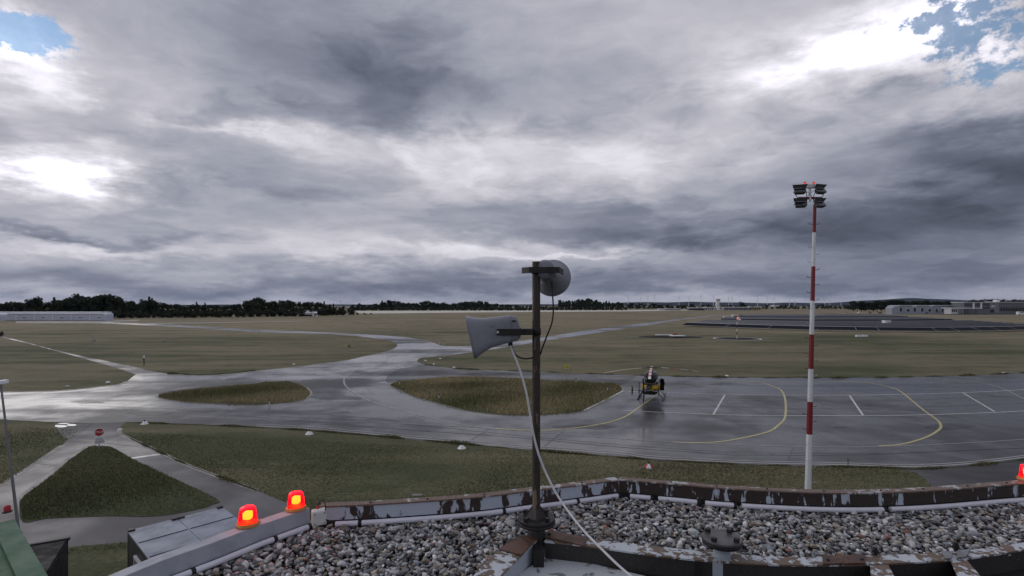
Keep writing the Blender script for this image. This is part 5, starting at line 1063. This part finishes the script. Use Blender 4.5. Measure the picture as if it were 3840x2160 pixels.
M_SOIL = paint('bare_soil', (0.27, 0.21, 0.15), 0.9, 0, 0.4, 0.4, 0.4)
for u, w, h in ((3170, 26, 5), (3215, 22, 7), (3250, 18, 9), (3285, 24, 8), (3320, 16, 6)):
    d = 560.0; c = at(u, VH + CAMH * F / d, d); s = d / F; rr = np.random.default_rng(int(u)); n_ = 18
    rings = [[Vector((w * s * .5 * q * math.cos(t) * rr.uniform(.8, 1.15), 4 * q * math.sin(t), h * s * (1 - q) ** .7 * rr.uniform(.8, 1.2))) for t in np.linspace(0, 6.283, n_ + 1)[:-1]] for q in (1.0, .75, .5, .25, .06)]
    o = MB().loft(rings).build('earth_mound', M_SOIL); o.location = c; tag(o, 'mound of bare tan soil beyond the solar field beside the warehouse', 'mound', 'soil mounds beside the warehouse')
# distant airport houses and control tower across the runway
d = 960.0
FT = thing('distant_control_tower', 'white control tower far across the airfield below the blue hills', 'tower', at(2694, VH + CAMH * F / d, d)); wbox(FT, d, 2689, 2698, 1131, 1164, 0, 5, 'shaft', M_WFRAME); wbox(FT, d, 2686, 2701, 1126.5, 1131, -1, 7, 'cab_base', M_WFRAME); wbox(FT, d, 2688, 2700, 1123, 1126.5, -.5, 6, 'cab_glazing', M_GLASS); wbox(FT, d, 2687, 2701, 1121, 1123, -1, 7, 'cab_roof', M_WFRAME); wbox(FT, d, 2684, 2693, 1138, 1146, -1, 3, 'balcony', M_WFRAME)
def house(u0, u1, v0, v1, label, roof=M_HROOF, wall=M_CW, rv=2.2):
    T = thing('distant_building', label, 'building', at((u0 + u1) / 2, VH + CAMH * F / d, d)); wbox(T, d, u0, u1, v0 + rv, v1, 0, 12, 'wall', wall); wbox(T, d, u0 - 1, u1 + 1, v0, v0 + rv, -1, 14, 'roof', roof)
    for u in np.arange(u0 + 2, u1 - 4, 8): wbox(T, d, u, u + 4, v0 + rv + 1.4, v1 - 2, -.2, .2, 'window', M_DOOR)
house(2472, 2492, 1157.5, 1164, 'tiny white shed at the left end of the distant airport buildings'); house(2497, 2552, 1157.5, 1163.5, 'low pale roofed shed among the distant airport buildings', wall=M_DOOR); house(2585, 2640, 1153.5, 1163.5, 'low dark hall with pale roof left of the distant control tower', wall=M_DOOR); house(2644, 2682, 1152, 1163.5, 'white hall right beside the distant control tower')
house(2716, 2808, 1151, 1164, 'long hall with bright roof right of the distant control tower', wall=M_WHS); house(2812, 2858, 1150, 1163, 'yellowish hall at the right end of the distant airport buildings', wall=paint('ochre_wall', (0.36, 0.33, 0.18), .6)); house(2030, 2088, 1156.5, 1163.5, 'low white building just right of the loudspeaker pole'); house(2903, 2920, 1144, 1150, 'small white house on the far rise among trees')
house(1285, 1320, 1152, 1160, 'distant white building between the two woods'); house(610, 705, 1184, 1187, 'low pale structure at the foot of the left wood', wall=M_DOOR, rv=1.2)
d = 900.0; RM = thing('radio_mast', 'thin red and white radio mast between the two woods', 'mast', at(1277, VH + CAMH * F / d, d)); hh_ = 45 / F * d
for k in range(6): MB().tube([(0, 0, hh_ * k / 6), (0, 0, hh_ * (k + 1) / 6)], .28, 6).build('mast_section', M_SIGNW if k % 2 else M_SIGNR, RM)

# ================================================================== solar field
M_PVP = Mat('solar_glass'); _p = M_PVP.pos(); M_PVP = M_PVP.set(M_PVP.mix(M_PVP.noise(_p, 2.0, 3), (0.010, 0.011, 0.016), (0.018, 0.020, 0.028)), 0.6, spec=0.02)
M_PVF = paint('solar_frame', (0.50, 0.51, 0.54), 0.4, 0.2, 0.1, 2)
FRONT = [(2556,1224),(2633,1227),(2749,1232),(2880,1237),(3000,1241),(3150,1244),(3299,1246),(3518,1247.5),(3677,1246),(3821,1243),(4000,1238)]
wfront = [g(u, v) for u, v in FRONT]
def pv_table(a, b, label, panels, group):
    T = thing('solar_table', label, 'solar panel', a, 0, group); dv = b - a; Lx = dv.length; dv.normalize(); up = Vector((-dv.y, dv.x, 0)); up = up if up.y > 0 else -up
    z0, run, rise = .55, 3.6, 1.05; np_ = max(3, int(Lx / 2.0))
    def P_(s, t, o=0): return dv * s + up * (t * run) + Vector((0, 0, z0 + rise * t + o))
    if panels:
        pw = Lx / np_
        for r_ in range(2):
            for k in range(np_):
                s0, s1_, t0, t1_ = k * pw + .03, (k + 1) * pw - .03, r_ * .5 + .01, r_ * .5 + .49
                c = [P_(s0, t0), P_(s1_, t0), P_(s1_, t1_), P_(s0, t1_)]; MB().loft([[x - Vector((0, 0, .04)) for x in c], c], smooth=False).build('panel', M_PVP, T)
    else:
        for r_ in range(2):
            c = [P_(0, r_ * .5 + .01), P_(Lx, r_ * .5 + .01), P_(Lx, r_ * .5 + .49), P_(0, r_ * .5 + .49)]; MB().loft([[x - Vector((0, 0, .04)) for x in c], c], smooth=False).build('panel_strip', M_PVP, T)
    MB().tube([P_(0, 1.0, .03), P_(Lx, 1.0, .03)], .12 if panels else .065, 5).build('top_rail', M_PVF, T)
    MB().tube([P_(0, 0, -.03), P_(Lx, 0, -.03)], .035, 5).build('bottom_rail', M_PVF, T)
    MB().tube([P_(Lx, 0, -.02), P_(Lx, 1, -.02)], .05, 5).build('end_rail', M_PVF, T)
    for s in np.linspace(.5, Lx - .5, max(2, int(Lx / 6))):
        for t in (.15, .85): p_ = P_(s, t); MB().tube([(p_.x, p_.y, -.1), (p_.x, p_.y, p_.z - .04)], .05, 5).build('leg', M_PVF, T)
cuts = [2556, 2720, 2880, 3040, 3215, 3302, 3518, 3600, 3683, 3756, 3826, 3960]
ORD = ['first','second','third','fourth','fifth','sixth','seventh','eighth','ninth','tenth','eleventh','twelfth','thirteenth','fourteenth','fifteenth','sixteenth','seventeenth','eighteenth','nineteenth','twentieth','twenty-first','twenty-second','twenty-third','twenty-fourth','twenty-fifth','twenty-sixth']
for i_, (a_, b_) in enumerate(zip(cuts, cuts[1:])):
    A_, B_ = g(a_, prof(FRONT, a_)), g(b_ - 2, prof(FRONT, b_ - 2)); pv_table(A_, B_, 'dark front row solar table, %s from the row end beside the landing tee' % ORD[i_], True, 'front row of solar tables')
nrow = 0
for k in range(1, 27):
    if k in (8, 9, 16, 17): continue
    off = Vector((0, 9.5 * k, 0)); sh = 2556 + (2790 - 2556) * (1 - (1 - k / 27) ** 1.6)
    pts = [Vector((w.x * (1 + .035 * k * .6), w.y + 9.5 * k, 0)) for w in wfront]
    seg = []
    dl = lambda p: 1920 + F * p.x / p.y
    fine_ = along(pts, 0, 1, 60); fine_ = [p_ for p_ in fine_ if dl(p_) > sh + random.uniform(-12, 12)]
    if len(fine_) < 4: continue
    nrow += 1
    n_seg = 3
    for i in range(n_seg):
        a_, b_ = fine_[int(i * (len(fine_) - 1) / n_seg)], fine_[int((i + 1) * (len(fine_) - 1) / n_seg)]
        pv_table(a_, b_ - (b_ - a_).normalized() * .8, 'long dark solar table in the %s row behind the front row' % ORD[nrow - 1], False, 'rear rows of solar tables')
def cabin(u, v, w, h, label):
    p = g(u, v); s = p.y / F; T = thing('transformer_cabin', label, 'cabin', p); MB().box((0, 1, h * s / 2), (w * s, 2, h * s)).build('body', M_WFRAME, T, bevel=.05); MB().box((0, 1, h * s + .08), (w * s + .3, 2.3, .16)).build('roof', M_WFRAME, T); MB().box((w * s * .2, -.02, h * s * .42), (w * s * .3, .05, h * s * .75)).build('door', M_WHS, T)
cabin(3330, 1226, 21, 23, 'white transformer cabin standing among the solar rows'); cabin(2728, 1194, 24, 8, 'low pale cabin at the far edge of the solar field'); cabin(2757, 1188, 19, 8, 'pale cabin behind the low one at the far solar edge')
p = g(3231, 1264); T = thing('white_box_unit', 'small white double box on the meadow in front of the solar panels', 'box', p)
for x in (-.9, .9): MB().box((x, 0, .35), (1.4, .8, .5)).build('box', M_SIGNW, T, bevel=.04); MB().box((x, 0, .05), (1.6, 1.0, .1)).build('base', M_CONC, T)

# ================================================================== hills and wind turbines
M_HILL = Mat('hill_forest'); _p = M_HILL.pos((.01, .01, .01), 'World'); M_HILL = M_HILL.set(M_HILL.mix(M_HILL.noise(_p, 1.0, 5), (0.016, 0.022, 0.020), (0.030, 0.037, 0.030)), 0.9, spec=0.1)
RID = [(-600,1144),(0,1143),(600,1143.5),(1200,1141),(1600,1143),(1900,1141),(2100,1141),(2250,1138),(2330,1134.5),(2420,1132.5),(2500,1134),(2600,1131),(2660,1133.5),(2760,1134),(2880,1137),(2960,1134),(3040,1136),(3110,1136),(3180,1131),(3240,1126.5),(3290,1125),(3350,1121),(3418,1116.5),(3470,1120),(3540,1122),(3600,1125),(3680,1127),(3760,1132),(3900,1138),(4400,1142)]
hd_ = 9500.0; rows = []
for yy, s in ((hd_ - 2600, 0), (hd_ - 1500, .42), (hd_ - 600, .80), (hd_, 1.0), (hd_ + 1200, .5), (hd_ + 2500, -.02)):
    rows.append([Vector(((u - 1920) / F * yy, yy, (max(VH - prof(RID, u), 0) / F * hd_ + CAMH) * s + (0 if s in (0, 1.0) else 8 * math.sin(u * .021 + yy)) )) for u in np.arange(-800, 4600, 30)])
MB().loft(rows, close=False, caps=(False, False)).build('hills', M_HILL, kind='structure')
M_TURB = paint('turbine_white', (0.75, 0.76, 0.78), 0.4, 0, 0.05, 0.05, 0)
for k, u in enumerate((2355, 2403, 2430, 2454, 2546, 2583, 2628, 2675, 2733, 2745, 2841, 2877, 2902, 2960, 2981, 3092, 3113, 3154, 3219, 3230, 3284, 3299)):
    d = 6200.0 + 250 * math.sin(k * 2.1); b_ = at(u, VH, d); b_.z = 0; hz = at(u, 1113 + 4 * math.sin(k * 1.7), d).z
    T = thing('wind_turbine', 'tiny white wind turbine in front of the distant blue hills', 'wind turbine', b_, random.uniform(-.5, .5), 'wind turbines below the hills')
    MB().tube([(0, 0, 0), (0, 0, hz)], [2.6, 1.6], 8).build('tower', M_TURB, T); nc = MB().box((0, 1, hz + 1), (4, 10, 4)).build('nacelle', M_TURB, T, bevel=.6); a0_ = random.uniform(0, 2)
    for j in range(3): a_ = a0_ + j * 2.0944; MB().tube([(0, -5, hz + 1), (48 * math.sin(a_), -5, hz + 1 + 48 * math.cos(a_))], [1.9, .5], 5).build('blade', M_TURB, T)
# ================================================================== haze
mh = Mat('haze_air'); mh.nt.nodes.remove(mh.b); ou = [n for n in mh.nt.nodes if n.type == 'OUTPUT_MATERIAL'][0]; pv = mh.n('ShaderNodeVolumePrincipled'); pv.inputs['Color'].default_value = (0.36, 0.54, 1.0, 1); pv.inputs['Density'].default_value = 0.000013; pv.inputs['Anisotropy'].default_value = 0.0; mh.l(pv.outputs[0], ou.inputs['Volume'])
hz_ = MB().box((0, 6750, 129), (28600, 14700, 260)).build('haze', mh.m); tag(hz_, 'thin bluish morning haze over the airfield', 'haze', kind='stuff')
